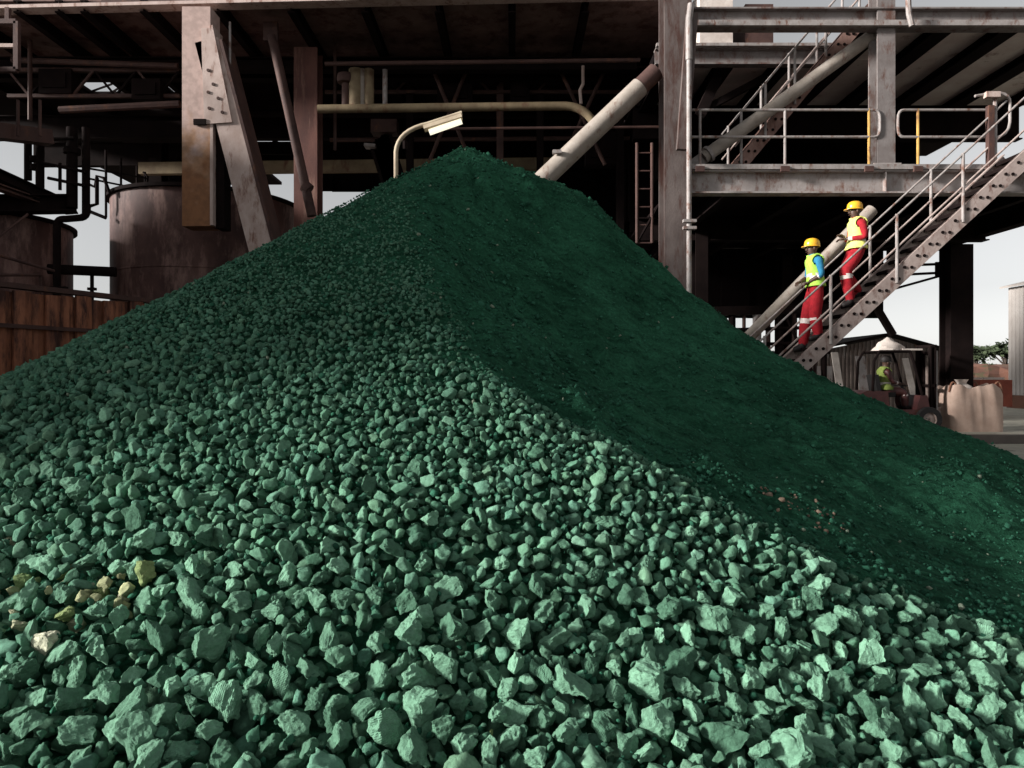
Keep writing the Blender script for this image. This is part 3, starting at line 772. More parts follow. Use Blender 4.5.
# rusty sheet wall
rw = thing('sheet_wall', 'orange rusty wall of upright steel sheets beside the heap on the left', 'wall', (-8.9, 12, 0))
w0, w1 = Vector((-9.75, 9.9, 0)), Vector((-7.4, 15.34, 0)); dv = (w1 - w0).normalized(); L = (w1 - w0).length; nv = Vector((dv.y, -dv.x, 0))
nS = 21
for k in range(nS):
    a = w0 + dv * (k * L / nS - .01); q = w0 + dv * ((k + 1) * L / nS + .01); d = .05 if k % 2 else -.03
    zt = 3.08 + random.uniform(-.03, .03); t = nv * .03
    a, q = a + nv * d, q + nv * d
    mid = (a + q) / 2 + nv * .05
    m = MB(); m.add([a - t, mid - t, q - t, q + t, mid + t, a + t] + [p + Vector((0, 0, zt)) for p in (a - t, mid - t, q - t, q + t, mid + t, a + t)],
                    [(0, 1, 7, 6), (1, 2, 8, 7), (2, 3, 9, 8), (3, 4, 10, 9), (4, 5, 11, 10), (5, 0, 6, 11), (6, 7, 10, 11), (7, 8, 9, 10), (0, 5, 4, 1), (1, 4, 3, 2)])
    m.build('sheet', SHEETR, rw)
MB().bar(w0 + Vector((0, 0, 3.16)), w1 + Vector((0, 0, 3.16)), .22, .09).build('capping', BROWNST, rw)
MB().bar(w0 + Vector((.02, 0, 2.45)) + nv * .12, w1 + Vector((.02, 0, 2.45)) + nv * .12, .06, .07).build('waling', BROWNST, rw)

# unseen shed added on the left to shade the heap's upper left and the hall
nb = thing('added_shade_shed', 'unseen clad shed added left of the heap to shade its slope', 'building', (-18, 8, 0))
NX, NY0, NY1, NH = -10.9, 1.5, 14.0, 7.6
k = 0
y = NY0
while y < NY1 - .1:
    MB().bb((NX - .06, y + .005, 0), (NX, min(y + 1.2, NY1) - .005, NH)).build('cladding_panel', SHEDB, nb); y += 1.2
x = NX
while x > -26:
    MB().bb((x - 1.2 + .005, NY0 - .06, 0), (x - .065, NY0, NH)).build('cladding_panel', SHEDB, nb); x -= 1.2
MB().bb((-27, NY0 - .3, NH + .003), (NX + .3, NY1 + .3, NH + .2)).build('roof', SHEDG, nb)

# ------------------------------------------------------------------ things in the gloom behind the heap
lp = thing('yard_lamp', 'cream curved lamp post with bright tube light behind the heap top', 'lamp', at(396, 300, 13))
lp.location.z = 0; lp.matrix_world = Matrix.Translation(lp.location)
pts = [Vector((at(396, 0, 13).x, 13, 0)), at(396, 160, 13)] + arc(at(396, 152, 13), at(428, 124, 13), at(398, 130, 13), 8) + [at(462, 113, 13)]
MB().tube(pts, .042, 10).build('pole', LAMPP, lp, True)
d = (at(461, 117, 13) - at(424, 128, 13)); u = Vector((0, 0, 1)); p0 = at(424, 129, 13); p1 = at(462, 117, 13)
hd = MB().prism([(-.1, -.03), (-.06, .05), (.06, .05), (.1, -.03)], p0, p1).build('lamp_head', LAMPP, lp)
dn = (p1 - p0).cross(Vector((0, 1, 0))).normalized(); dn = dn if dn.z < 0 else -dn
MB().tube([p0 + (p1 - p0) * .1 + dn * .09, p1 - (p1 - p0) * .04 + dn * .07], .055, 10).build('lamp_tube', em, lp, True)
p = at(405, 141, 13); MB().tube([p, p + Vector((.0, .02, -.14))], .05, 8).build('ballast_box', DARK, lp)

ph = thing('overhead_pipe', 'long olive pipe running level behind the lamp and bending down', 'pipe', at(450, 107, 16.6))
MB().tube([at(318, 109, 16.6), at(560, 106, 16.6)] + arc(at(566, 106, 16.6), at(594, 124, 16.6), at(586, 107, 16.6), 6), .10, 12).build('tube', OLIVE, ph, True)
tag(MB().tube([at(432, 129, 16.7), at(660, 127, 16.7)], .035, 8).build('conduit', BROWNST, None, True), 'thin brown conduit below the long olive pipe', 'pipe')
mf = thing('pipe_manifold', 'group of short lit vertical pipes above the long olive pipe', 'manifold', at(365, 107, 16.7))
for px, r_, pt, M_ in ((346, .1, 80, BROWNST), (356, .17, 70, OLIVE), (362, .1, 70, CREAMT), (369, .12, 70, OLIVE), (385, .06, 70, RAIL)):
    MB().tube([at(px, pt, 16.7), at(px, 107, 16.7)], r_, 10).build('pipe', M_, mf, True)
p = at(346, 79, 16.7); MB().lathe(p, [(.01, .14), (.2, .1), (.22, 0), (.2, -.1), (.01, -.14)], 12).build('valve', BROWNST, mf, True)
pm = thing('pump_stand', 'dark slanted machine stand left of the lamp post', 'machine', at(385, 200, 19))
for k in range(5):
    MB().bar(at(374 + k * 3, 142 - k * 2, 19), at(388 + k * 3, 188 - k * 2, 19), .05, .3).build('slat', BROWNST if k % 2 else DARK, pm)
MB().box(at(385, 128, 19), (.7, .4, .35)).build('housing', BROWNST, pm)
MB().bar(at(376, 192, 19), at(377, 260, 19), .2, .2).build('leg', BROWNST, pm)
MB().bar(at(396, 180, 19), at(398, 260, 19), .2, .2).build('leg', DARK, pm)
MB().bar(at(365, 146, 18.9), at(376, 147, 18.9), .3, .08).build('bracket', RAIL, pm)

cb = thing('corner_brace', 'thick cream tubular brace rising from behind the heap summit', 'brace', at(540, 183, 13.1))
MB().tube([at(420, 297, 13.1), at(640, 87, 13.1)], .185, 20).build('tube', CREAMT, cb, True)
MB().tube([at(640, 87, 13.1), at(656, 71.5, 13.1)], .17, 20).build('end_sleeve', BROWNST, cb, True)
p = at(557, 152, 12.9); MB().box(p, (.16, .1, .06)).build('lug', RAIL, cb)
ld = thing('caged_ladder', 'thin grey ladder rails hanging left of the grey column', 'ladder', at(645, 243, 15))
for px in (637, 652):
    MB().tube([at(px, 143, 15), at(px, 243, 15)], .035, 8).build('stile', BROWNST, ld)
for py in (243, 225, 207, 189, 171, 153):
    MB().tube([at(637, py, 15), at(652, py, 15)], .018, 6).build('rung', BROWNST, ld)
MB().tube([at(637, 243, 15), at(664, 196, 15)], .03, 6).build('stay', DARK, ld)
hs_ = thing('roof_hanger', 'short pale hanger rod above the cream brace', 'rod', at(581, 103, 17))
MB().tube([at(583, 66, 17), at(583, 84, 17), at(580, 90, 17), at(581, 104, 17)], .04, 8).build('rod', BRACKET, hs_, True)

# ------------------------------------------------------------------ right platform building
PY = 13.0
rb_ = thing('platform_building', 'grey painted steel platform building with two floors on the right', 'building', (7, 15, 0))
zd = at(0, 166, PY).z       # deck top
# main column
cxl = at(675, 0, PY).x
MB().ibeam((cxl + .02, PY + .1, 0), (cxl + .02, PY + .1, 9.6), .5, .5, up=(0, 1, 0), tf=.04, tw=.03).build('column', COLST, rb_)
MB().ibeam((cxl, PY + .1, 7.25), (3.05, PY + .1, 7.25), .3, .3).build('column_cap', DARK, rb_)
MB().bar(at(692, 14, 12.7), at(682, 150, 12.7), .2, .12, up=(0, 1, 0)).build('raking_angle', COLST, rb_)
# first-floor edge beam, stiffeners
zb0, zb1 = at(0, 194, PY).z, at(0, 171, PY).z
xr = 11.5
MB().ibeam((cxl + .27, PY + .05, (zb0 + zb1) / 2), (xr, PY + .05, (zb0 + zb1) / 2), .26, zb1 - zb0).build('edge_beam', STEEL, rb_)
for px in (884, 690):
    MB().bb((at(px, 0, PY).x - .01, PY - .075, zb0 + .035), (at(px, 0, PY).x + .01, PY + .03, zb1 - .035)).build('stiffener', STEEL, rb_)
MB().bb((cxl + .27, PY - .12, zd - .09), (xr, PY - .02, zd)).build('deck_edge', RAIL, rb_)
for k in range(7):
    x0 = cxl + .27 + k * (xr - cxl - .27) / 7; x1 = cxl + .27 + (k + 1) * (xr - cxl - .27) / 7
    for y0, y1 in ((PY - .015, 17), (17, 21.3)):
        MB().bb((x0 + .005, y0, zd - .07), (x1 - .005, y1 - .01, zd - .01)).build('deck_plate', DARK, rb_)
for k in range(6):
    x0 = cxl + 1.2 + k * 1.5
    MB().ibeam((x0, PY + .2, zd - .24), (x0, 21.2, zd - .24), .16, .3).build('deck_joist', DARK, rb_)
MB().ibeam((xr - .1, PY + .2, zd - .3), (xr - .1, 21.3, zd - .3), .3, .44).build('side_beam', DARK, rb_)
MB().ibeam((cxl, 17, zd - .36), (xr, 17, zd - .36), .3, .55).build('girder', DARK, rb_)
# dark back wall under the platform
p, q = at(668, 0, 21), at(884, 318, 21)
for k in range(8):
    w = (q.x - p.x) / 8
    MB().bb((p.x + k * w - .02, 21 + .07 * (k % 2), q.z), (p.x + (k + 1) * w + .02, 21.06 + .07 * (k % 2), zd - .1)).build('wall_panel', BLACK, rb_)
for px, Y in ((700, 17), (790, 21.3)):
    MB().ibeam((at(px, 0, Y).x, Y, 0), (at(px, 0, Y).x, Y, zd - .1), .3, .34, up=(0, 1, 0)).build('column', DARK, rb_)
# back column at the right
bc = at(956, 0, 18.2).x
MB().ibeam((bc, 18.2, .2), (bc, 18.2, zd - .52), .58, .5, up=(0, 1, 0), tf=.05, tw=.3).build('column', DARK, rb_)
MB().ibeam((8.0, 20.5, .2), (8.0, 20.5, zd - .4), .3, .34, up=(0, 1, 0)).build('column', DARK, rb_)
MB().bar(at(872, 300, 19.5), at(893, 335, 19.5), .16, .16).build('strut', DARK, rb_)
# upper floor: beam, post, soffit
zt0, zt1 = at(0, 28, PY).z, at(0, 9, PY).z
MB().ibeam((cxl + .27, PY + .05, (zt0 + zt1) / 2), (12.6, PY + .05, (zt0 + zt1) / 2), .26, zt1 - zt0).build('upper_beam', STEEL2, rb_)
MB().bar(at(690, 23.5, PY - .12), at(1100, 23.5, PY - .12), .08, .1).build('upper_beam_flange', RAIL, rb_)
xp = at(885, 0, PY).x
MB().ibeam((xp, PY + .12, zd), (xp, PY + .12, 9.2), .33, .34, up=(0, 1, 0), tf=.03).build('post', STEEL2, rb_)
MB().bb((xp - .25, PY - .1, zd), (xp + .25, PY + .3, zd + .03)).build('base_plate', STEEL, rb_)
ZU = 8.25
xs = [3.3, 4.5, 5.7, 6.9, 8.15, 9.4, 10.75, 12.1, 13.3]
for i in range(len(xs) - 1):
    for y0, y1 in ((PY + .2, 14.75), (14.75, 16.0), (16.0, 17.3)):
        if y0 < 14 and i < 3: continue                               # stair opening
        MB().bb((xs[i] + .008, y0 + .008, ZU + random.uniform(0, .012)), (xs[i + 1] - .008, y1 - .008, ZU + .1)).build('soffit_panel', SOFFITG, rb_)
for i, xj in enumerate(xs):
    ya = PY + .2 if i > 2 else 14.8
    MB().ibeam((xj, ya, ZU - .09), (xj, 17.3, ZU - .09), .34, .17).build('soffit_joist', DARK, rb_)
MB().ibeam((3.0, 14.72, ZU + .02), (xs[3] - .1, 14.72, ZU + .02), .2, .34).build('trimmer_beam', STEEL2, rb_)
MB().bar((3.0, 14.56, ZU + .21), (xs[3] - .1, 14.56, ZU + .21), .1, .06).build('trimmer_flange', RAIL, rb_)
MB().ibeam((3.0, 17.4, ZU - .4), (12.6, 17.4, ZU - .4), .26, .85).build('girder', DARK, rb_)
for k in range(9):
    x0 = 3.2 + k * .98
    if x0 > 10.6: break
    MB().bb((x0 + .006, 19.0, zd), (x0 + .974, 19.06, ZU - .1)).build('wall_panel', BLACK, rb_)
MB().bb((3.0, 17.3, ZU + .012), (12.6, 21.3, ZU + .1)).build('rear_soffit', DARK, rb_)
MB().bar(at(700, 115, 15.3), at(722, 66, 15.3), .22, .22).build('strut', DARK, rb_)
MB().bar(at(700, 112, 15.3), at(775, 72, 15.3), .14, .14).build('strut', DARK, rb_)
# things standing on the upper floor, seen against the sky
MB().bb((4.0, 14.9, ZU + .11), (4.7, 16.4, ZU + 1.6)).build('upper_housing', WHITEM, rb_)
MB().bb((5.0, 15.0, ZU + .11), (5.6, 16.2, ZU + 1.3)).build('upper_housing', BROWNST, rb_)

# braces of the bay
for nm, a, b_, lab in (('bay_brace', (703, 158), (872, 36), 'pale tubular brace crossing the railing above the platform'), ('bay_brace', (748, 338), (868, 214), 'pale tubular brace below the platform behind the two workers')):
    bt = thing(nm, lab, 'brace', at(a[0], a[1], PY + .28), 'tubular braces of the platform building')
    Y = PY + .35 if a[1] < 200 else PY + .1
    A_, B_ = at(*a, Y), at(*b_, Y)
    if a[1] > 200: A_ = A_ + (A_ - B_) * .7; B_ = B_ + (B_ - A_) * .02
    MB().tube([A_, B_], .125 if a[1] < 200 else .115, 18).build('tube', CREAMT, bt, True)
    e = (B_ - A_).normalized()
    MB().tube([A_ + e * .1, A_ + e * .16], .16, 18).build('collar', STEEL, bt, True)
    MB().bar(A_ - e * .25, A_ + e * .12, .03, .22).build('end_plate', STEEL, bt)

# thin downpipe with clamps
dpz = thing('downpipe', 'thin pale downpipe running beside the grey column', 'pipe', at(689, 300, 12.6))
MB().tube([at(689, 60, 12.6), at(689, 330, 12.6)], .045, 10).build('tube', RAIL, dpz, True)
MB().tube([at(691, 4, 12.6), at(689, 20, 12.6), at(689, 60, 12.6)], .06, 10).build('upper_tube', RAIL, dpz, True)
for py in (221, 228):
    MB().bar(at(683, py, 12.58), at(696, py, 12.58), .1, .05).build('clamp', RAIL, dpz)
cn = thing('conduit_box', 'small pale conduit bend on the upper beam beside the post', 'pipe', at(912, 26, 12.7))
MB().tube([at(908, -4, 12.7), at(909, 14, 12.7), at(912, 26, 12.7)], .05, 8).build('tube', RAIL, cn, True)

# platform railing
def railing(label, pxs, x_end_l, x_end_r, loopr=False, loopl=False, yel=None):
    t = thing('platform_railing', label, 'railing', at(pxs[0], 166, PY), 'platform railings')
    Y = PY - .06
    for px in pxs:
        MB().tube([at(px, 166, Y), at(px, 109, Y)], .026, 8).build('post', YELLOW_POST if px == yel else RAIL, t)
        MB().box(at(px, 169, Y - .07), (.16, .05, .1)).build('foot_bracket', BROWNST, t)
    yt, ym = 110, 137
    if loopr:
        pts = [at(x_end_l, yt, Y), at(x_end_r - 8, yt, Y)] + arc(at(x_end_r - 6, yt, Y), at(x_end_r, yt + 9, Y), at(x_end_r, yt, Y), 4) + arc(at(x_end_r, ym - 9, Y), at(x_end_r - 6, ym, Y), at(x_end_r, ym, Y), 4) + [at(x_end_l, ym, Y)]
        MB().tube(pts, .026, 8).build('rail', RAIL, t, True)
    elif loopl:
        pts = [at(x_end_r, yt, Y), at(x_end_l + 8, yt, Y)] + arc(at(x_end_l + 6, yt, Y), at(x_end_l, yt + 9, Y), at(x_end_l, yt, Y), 4) + arc(at(x_end_l, ym - 9, Y), at(x_end_l + 6, ym, Y), at(x_end_l, ym, Y), 4) + [at(x_end_r, ym, Y)]
        MB().tube(pts, .026, 8).build('rail', RAIL, t, True)


railing('grey tube railing with one yellow post left of the tall post', [700, 785, 869], 692, 880, loopr=True, yel=869)
railing('grey tube railing with one yellow post right of the tall post', [918, 990], 898, 992, loopl=True, yel=918)

# ------------------------------------------------------------------ stairs
def stair(name, label, A, B, width, rail_far, rail_near, group, slope_h=.26, sm=STRING, posts_n=(), posts_f=(), rail_h=1.02, hole=True):
    """A, B: lower / upper end of the near stringer's centre line; stairs run in x, width goes back in y"""
    A, B = Vector(A), Vector(B)
    t = thing(name, label, 'stairs', (A.x, A.y + width / 2, A.z), group)
    d = (B - A); L = d.length; e = d.normalized()
    nst = max(3, round((B.z - A.z) / .2))
    for yo in (0, width):
        o_ = Vector((0, yo, 0))
        MB().bar(A + o_, B + o_, .035, slope_h).build('stringer', sm, t)
        up_ = Vector((-e.z, 0, e.x)) * (slope_h / 2 - .01)
        for sg in (1, -1):
            MB().bar(A + o_ + up_ * sg + Vector((0, .045 if yo == 0 else -.045, 0)), B + o_ + up_ * sg + Vector((0, .045 if yo == 0 else -.045, 0)), .06, .02).build('stringer_lip', sm, t)
    for k in range(nst):
        c = A + d * ((k + .5) / nst)
        m = MB().box((c.x - .0, c.y + width / 2, c.z + .02), (.25, width - .05, .035))
        m.box((c.x - .11, c.y + width / 2, c.z - .0), (.02, width - .05, .05))
        m.build('tread', DARK, t)
        if hole:
            for s_ in (-.06, .06):
                p = c + Vector((s_, -.02, .01))
                MB().tube([p + Vector((0, -.012, 0)), p + Vector((0, .004, 0))], .028, 8).build('bolt', DARK, t)
    for yo, plist, on in ((0, posts_n, rail_near), (width, posts_f, rail_far)):
        if not on: continue
        o_ = Vector((0, yo + (-.03 if yo == 0 else .03), 0))
        tops = []
        for f in plist:
            p = A + d * f + o_
            MB().tube([p - Vector((0, 0, .08)), p + Vector((0, 0, rail_h + .08))], .027, 8).build('rail_post', RAIL, t)
        f0, f1 = plist[0] - .05, plist[-1] + .06
        for hz in (rail_h + .06, rail_h * .52):
            MB().tube([A + d * f0 + o_ + Vector((0, 0, hz)), A + d * f1 + o_ + Vector((0, 0, hz))], .018, 8).build('handrail' if hz > 1 else 'mid_rail', RAIL if hz > 1 else STRING, t)
    return t


sA, sB = at(775, 390, 12.0), at(1040, 146, 12.0)


def frac(px, Y):   # stair fraction whose post stands at pixel column px at depth Y
    return (at(px, 0, Y).x - sA.x) / (sB.x - sA.x)


stair('lower_stairs', 'pinkish steel stairs with bolted side plates carrying the two workers', sA, sB, .82, True, True, 'steel stairs',
      posts_n=[frac(px, 12.0) for px in (764, 830, 896, 962, 1028)], posts_f=[frac(px, 12.82) for px in (749, 810, 871, 932, 993)])
uA, uB = at(738, 168, 13.55), at(872, 8, 13.55)
stair('upper_stairs', 'rusty brown stairs rising from the platform behind the pale brace', uA, uB, .75, True, True, 'steel stairs', slope_h=.24,
      sm=mat('stringer_rusty', (0.26, 0.16, 0.135), (0.15, 0.085, 0.07), (0.09, 0.035, 0.025), 0.4, 3), posts_n=[.02, .2, .42, .65, .9], posts_f=[.02, .28, .5, .72, .92], rail_h=.95)
# landing and its looped end rail at the right edge
lnd = thing('stair_landing', 'small steel landing with looped handrail at the right picture edge', 'landing', at(1010, 165, 12.4))
MB().bb((at(1030, 0, 12.4).x, 11.95, zd - .08), (at(1030, 0, 12.4).x + 1.3, 12.86, zd - .02)).build('landing_plate', BROWNST, lnd)
Y = 12.86
pts = [at(975, 96, Y), at(994, 93, Y)] + arc(at(1000, 93, Y), at(1010, 103, Y), at(1010, 94, Y), 4) + [at(1010, 120, Y)] + arc(at(1010, 122, Y), at(994, 138, Y), at(1009, 136, Y), 4)
MB().tube(pts, .026, 8).build('loop_rail', RAIL, lnd, True)
MB().tube([at(995, 166, Y), at(995, 96, Y)], .035, 8).build('post', RAIL, lnd)
MB().bar(at(990, 168, Y), at(990, 106, Y), .1, .1, up=(0, 1, 0)).build('post', BROWNST, lnd)
MB().box(at(992, 95, Y - .05), (.25, .1, .1)).build('junction_box', BRACKET, lnd)

# small bracket frame under the platform
bf = thing('cable_bracket', 'small dark cable bracket frame below the stairs against the sky', 'bracket', at(915, 280, 18.5))
for a, b_ in (((886, 266), (942, 264)), ((896, 275), (936, 273)), ((890, 290), (940, 276)), ((937, 262), (937, 277))):
    MB().bar(at(*a, 18.5), at(*b_, 18.5), .08, .06).build('bar', DARK, bf)

# pipe rack clutter seen below the wall, right of the heap
pk = thing('pipe_rack', 'cluttered rusty pipe rack seen under the platform behind the stairs', 'pipe rack', at(780, 360, 20))
MB().bar(at(690, 312, 20), at(850, 308, 20), .25, .25).build('beam', DARK, pk)
for px, r_, M_ in ((716, .06, DARK), (732, .1, DARK), (744, .05, BROWNST), (757, .12, STEEL), (768, .07, BROWNST), (779, .12, DARK), (794, .06, BROWNST), (803, .1, DARK), (815, .05, BROWNST), (824, .08, DARK)):
    MB().tube([at(px, 312, 20), at(px, 430, 20)], r_, 10).build('pipe', M_, pk, True)
for a, b_ in (((720, 330), (830, 327)), ((735, 345), (835, 342)), ((770, 358), (830, 352)), ((786, 316), (812, 372))):
    MB().tube([at(*a, 19.9), at(*b_, 19.9)], .05, 8).build('cross_pipe', DARK, pk)

# ------------------------------------------------------------------ yard on the right: sheds, forklift, bag, trees
def clad(t, p, q, z0, z1, pitch, material, ztop=None, name='cladding_sheet'):
    """ribbed sheets between plan points p and q, one part each metre or so"""
    p, q = Vector((p[0], p[1], 0)), Vector((q[0], q[1], 0)); L = (q - p).length; d = (q - p) / L; nn = Vector((d.y, -d.x, 0))
    ns = max(1, round(L / pitch))
    for i in range(ns):
        m = MB(); prof = []
        for j in range(4):
            s0 = (i + j / 4) / ns * L
            prof += [(s0 + .004, 0), (s0 + L / ns * .12, 0), (s0 + L / ns * .14, .03), (s0 + L / ns * .23, .03)]
        prof += [((i + 1) / ns * L - .004, 0)]
        for s0, off in prof:
            zt = z1 if ztop is None else ztop(s0 / L)
            m.v += [p + d * s0 + nn * off + Vector((0, 0, z0)), p + d * s0 + nn * off + Vector((0, 0, zt))]
        m.f = [(2 * k, 2 * k + 2, 2 * k + 3, 2 * k + 1) for k in range(len(prof) - 1)]
        m.build(name, material, t)


gs = thing('gable_shed', 'low brown ribbed shed with shallow gable roof behind the forklift', 'shed', at(875, 426, 24))
xl, xm, xR = at(812, 0, 24).x, at(888, 0, 24).x, at(940, 0, 24).x
ze, zr, ze2 = at(0, 352, 24).z, at(0, 337, 24).z, at(0, 351, 24).z
clad(gs, (xl, 24), (xR, 24), .2, 0, .55, SHEDB, ztop=lambda f: (ze + (zr - ze) * f / ((xm - xl) / (xR - xl))) if f < (xm - xl) / (xR - xl) else zr + (ze2 - zr) * (f - (xm - xl) / (xR - xl)) / (1 - (xm - xl) / (xR - xl)))
for a, b_ in (((xl - .2, ze - .02), (xm, zr + .04)), ((xm, zr + .04), (xR + .2, ze2 - .02))):
    MB().bar((a[0], 26.0, a[1] + .06), (b_[0], 26.0, b_[1] + .06), 4.4, .07).build('roof_slope', DARK, gs)
MB().bb((xl, 28, .2), (xR, 28.1, ze - .1)).build('rear_wall', SHEDB, gs)
MB().bb((at(815, 0, 23.9).x, 23.86, .2), (at(832, 0, 23.9).x, 23.93, at(0, 366, 23.9).z)).build('door', STEEL, gs)

rs = thing('ribbed_shed', 'tall pale grey ribbed shed at the right picture edge', 'shed', at(1012, 412, 30))
x0 = at(1008.5, 0, 30).x
zE = at(0, 288, 30).z
clad(rs, (x0, 30), (x0, 17), .75, zE, .9, SHEDG)
clad(rs, (x0 + 9, 30), (x0, 30), .75, zE, .9, SHEDG)
MB().bb((x0 - .05, 17, .2), (x0 + 9, 30.05, .745)).build('plinth', EARTH, rs)
MB().bar((x0 - .25, 23.5, zE + .02), (x0 + 9, 23.5, zE + 2.26), 13.4, .08).build('roof', SHEDG, rs)
wl_ = thing('earth_bank', 'red brown earth bank behind the bulk bag', 'bank', at(990, 400, 36))
m = MB(); nx_ = 26
for i in range(nx_ + 1):
    xx = 19 + i * .62
    for (dy, zz) in ((0, .2), (.5, 1.0), (1.1, 1.75), (2.0, 2.1), (5, 2.2)):
        m.v.append(Vector((xx, 36 + dy + random.uniform(-.15, .15), zz + random.uniform(-.1, .1))))
m.f = [(i * 5 + j, (i + 1) * 5 + j, (i + 1) * 5 + j + 1, i * 5 + j + 1) for i in range(nx_) for j in range(4)]
m.build('bank_body', EARTH, wl_)
rk = thing('red_crate', 'red box with a white lid behind the bulk bag', 'box', at(985, 402, 24))
MB().box(at(988, 393, 24), (1.1, .8, .9)).build('crate_body', mat('brick_red', (.3, .08, .05), (.2, .05, .035)), rk)
MB().box(at(988, 378.5, 24), (.7, .6, .07)).build('lid', WHITEM, rk)


def tree(px, Y, h, cr, seed, label):
    rg = random.Random(seed); bx = at(px, 0, Y).x
    t = thing('tree', label, 'tree', (bx, Y, 0), 'distant trees')
    m = MB().tube([(bx, Y, 0), (bx + .2, Y, h * .4), (bx + .1, Y, h * .8)], .22, 8, r2=.08)
    limbs = []
    for k in range(7):
        a = rg.uniform(0, 6.28); e = Vector((bx + math.cos(a) * cr * rg.uniform(.4, .9), Y + math.sin(a) * cr * .7, h * rg.uniform(.72, 1.0)))
        m.tube([(bx + .15, Y, h * rg.uniform(.45, .7)), e], .08, 6, r2=.03); limbs.append(e)
    m.build('trunk', BARK, t)
    c = MB()
    for e in limbs + [Vector((bx, Y, h))]:
        for _ in range(90):
            p = e + Vector((rg.gauss(0, 1) * cr * .28, rg.gauss(0, 1) * cr * .28, rg.gauss(0, 1) * cr * .14)); s_ = rg.uniform(.12, .3)
            u_ = Vector((rg.gauss(0, 1), rg.gauss(0, 1), rg.gauss(0, 1))).normalized(); v_ = u_.orthogonal().normalized()
            c.add([p - u_ * s_, p - v_ * s_ * .5, p + u_ * s_, p + v_ * s_ * .5], [(0, 1, 2, 3)])
    c.build('crown', LEAF, t)


tree(973, 55, 3.6, 1.1, 1, 'low flat topped tree between the dark column and the grey shed')
tree(1004, 50, 3.7, .95, 2, 'taller tree touching the grey shed at the right')
tree(989, 62, 2.3, 1.0, 3, 'small bushy tree between the two other trees')

# boards and a post leaning about behind the forklift
for px, py0, w_, lean_, lab, M_ in ((840, 352, .22, .05, 'pale board leaning on the shed left of the forklift cage', WHITEM), (866, 356, .3, -.06, 'wide pale board leaning behind the forklift driver', STEEL), (912, 358, .2, .12, 'pale plank leaning behind the forklift mast', WHITEM)):
    p = at(px, py0, 22.8)
    bdt = MB().bar((p.x + lean_, 22.6, .2), (p.x, 23.2, p.z), w_, .04, up=(0, 1, 0)).build('board', M_)
    tag(bdt, lab, 'board', 'boards leaning on the gable shed')
# bulk bag
bgX0, bgX1, bgY = at(951, 0, 17.2).x, at(1006, 0, 17.2).x, 17.2
bag = thing('bulk_bag', 'pale pinkish woven bulk bag standing on the slab right of the forklift', 'bag', ((bgX0 + bgX1) / 2, bgY + .5, .2))
m = MB(); nseg, nl = 96, 14
bw, bd, bh = (bgX1 - bgX0) / 2, .55, 1.12
for j in range(nl + 1):
    f = j / nl; bul = .97 + .035 * math.sin(math.pi * f) - .05 * max(0, f - .85) / .15
    for i in range(nseg):
        a = 2 * math.pi * i / nseg; ca, sa = math.cos(a), math.sin(a); sq = (abs(ca) ** 9 + abs(sa) ** 9) ** (-1 / 9)
        wr = 1 + .007 * math.sin(31 * a + 5 * f) * (.4 + f) + .02 * math.sin(6 * a + 2 * f) + .02 * f * math.sin(17 * a + 1) + .014 * math.sin(13 * a + 4 * f)
        m.v.append(Vector(((bgX0 + bgX1) / 2 + ca * sq * bw * bul * wr, bgY + .55 + sa * sq * bd * bul * wr, .2 + bh * f + (.05 * math.sin(5 * a + 1) + .03 * math.sin(11 * a)) * f * f)))
m.f = [(j * nseg + i, j * nseg + (i + 1) % nseg, (j + 1) * nseg + (i + 1) % nseg, (j + 1) * nseg + i) for j in range(nl) for i in range(nseg)]
m.v.append(Vector(((bgX0 + bgX1) / 2, bgY + .55, .2 + bh - .12))); c_ = len(m.v) - 1
m.f += [(nl * nseg + i, nl * nseg + (i + 1) % nseg, c_) for i in range(nseg)]
m.build('bag_body', BAGM, bag, True)
m = MB(); cxm = (bgX0 + bgX1) / 2
for i in range(24):
    pass
m.lathe((cxm - .1, bgY + .5, .2 + bh - .1), [(.3, 0), (.22, .1), (.1, .17), (.16, .27), (.02, .25)], 18).build('tied_spout', WHITEM, bag, True)
for sx, sy in ((-1, -1), (1, -1), (-1, 1), (1, 1)):
    bx, by = cxm + sx * bw * .78, bgY + .55 + sy * bd * .8
    MB().tube(arc((bx - .13, by, .2 + bh - .14), (bx + .13, by, .2 + bh - .14), (bx + .05 * sx, by, .2 + bh + .35), 8), .022, 6).build('lifting_loop', mat('loop_brown', (.22, .1, .06), (.14, .06, .04)), bag)

# forklift, side on, mast to the right
FX, FY, FZ = at(893, 0, 17.6).x, 17.6, .2
fk = thing('forklift', 'dark red forklift truck with open driver cage right of the heap', 'forklift', (FX, FY, FZ))
def fp(x, y, z): return (FX + x, FY + y, FZ + z)
def wheel(x, y, r):
    w = MB().lathe(fp(x, y, r), [(r * .55, -.11), (r * .95, -.11), (r, -.07), (r, .07), (r * .95, .11), (r * .55, .11)], 24, 'Y').build('wheel', RUBBER, fk, True)
    rim = MB().lathe(fp(x, y, r), [(.02, -.07), (r * .3, -.08), (r * .5, -.05), (r * .55, -.10), (r * .55, .1), (.02, .07)], 24, 'Y').build('rim', RIMM, w, True)
    rim.parent = w; rim.matrix_world = Matrix.Translation((FX, FY, FZ))
for x in (-.62, .62):
    for y in (-.42, .42): wheel(x, y, .31)
m = MB()
prof = [(-1.0, .3), (-1.0, .95), (-.85, 1.02), (-.35, 1.0), (-.3, .55), (.35, .55), (.45, .9), (.62, .9), (.72, .35)]
n_ = len(prof)
m.v = [Vector(fp(x, y, z)) for y in (-.42, .42) for x, z in prof]
m.f = [(i, (i + 1) % n_, n_ + (i + 1) % n_, n_ + i) for i in range(n_)] + [tuple(range(n_)), tuple(range(2 * n_ - 1, n_ - 1, -1))]
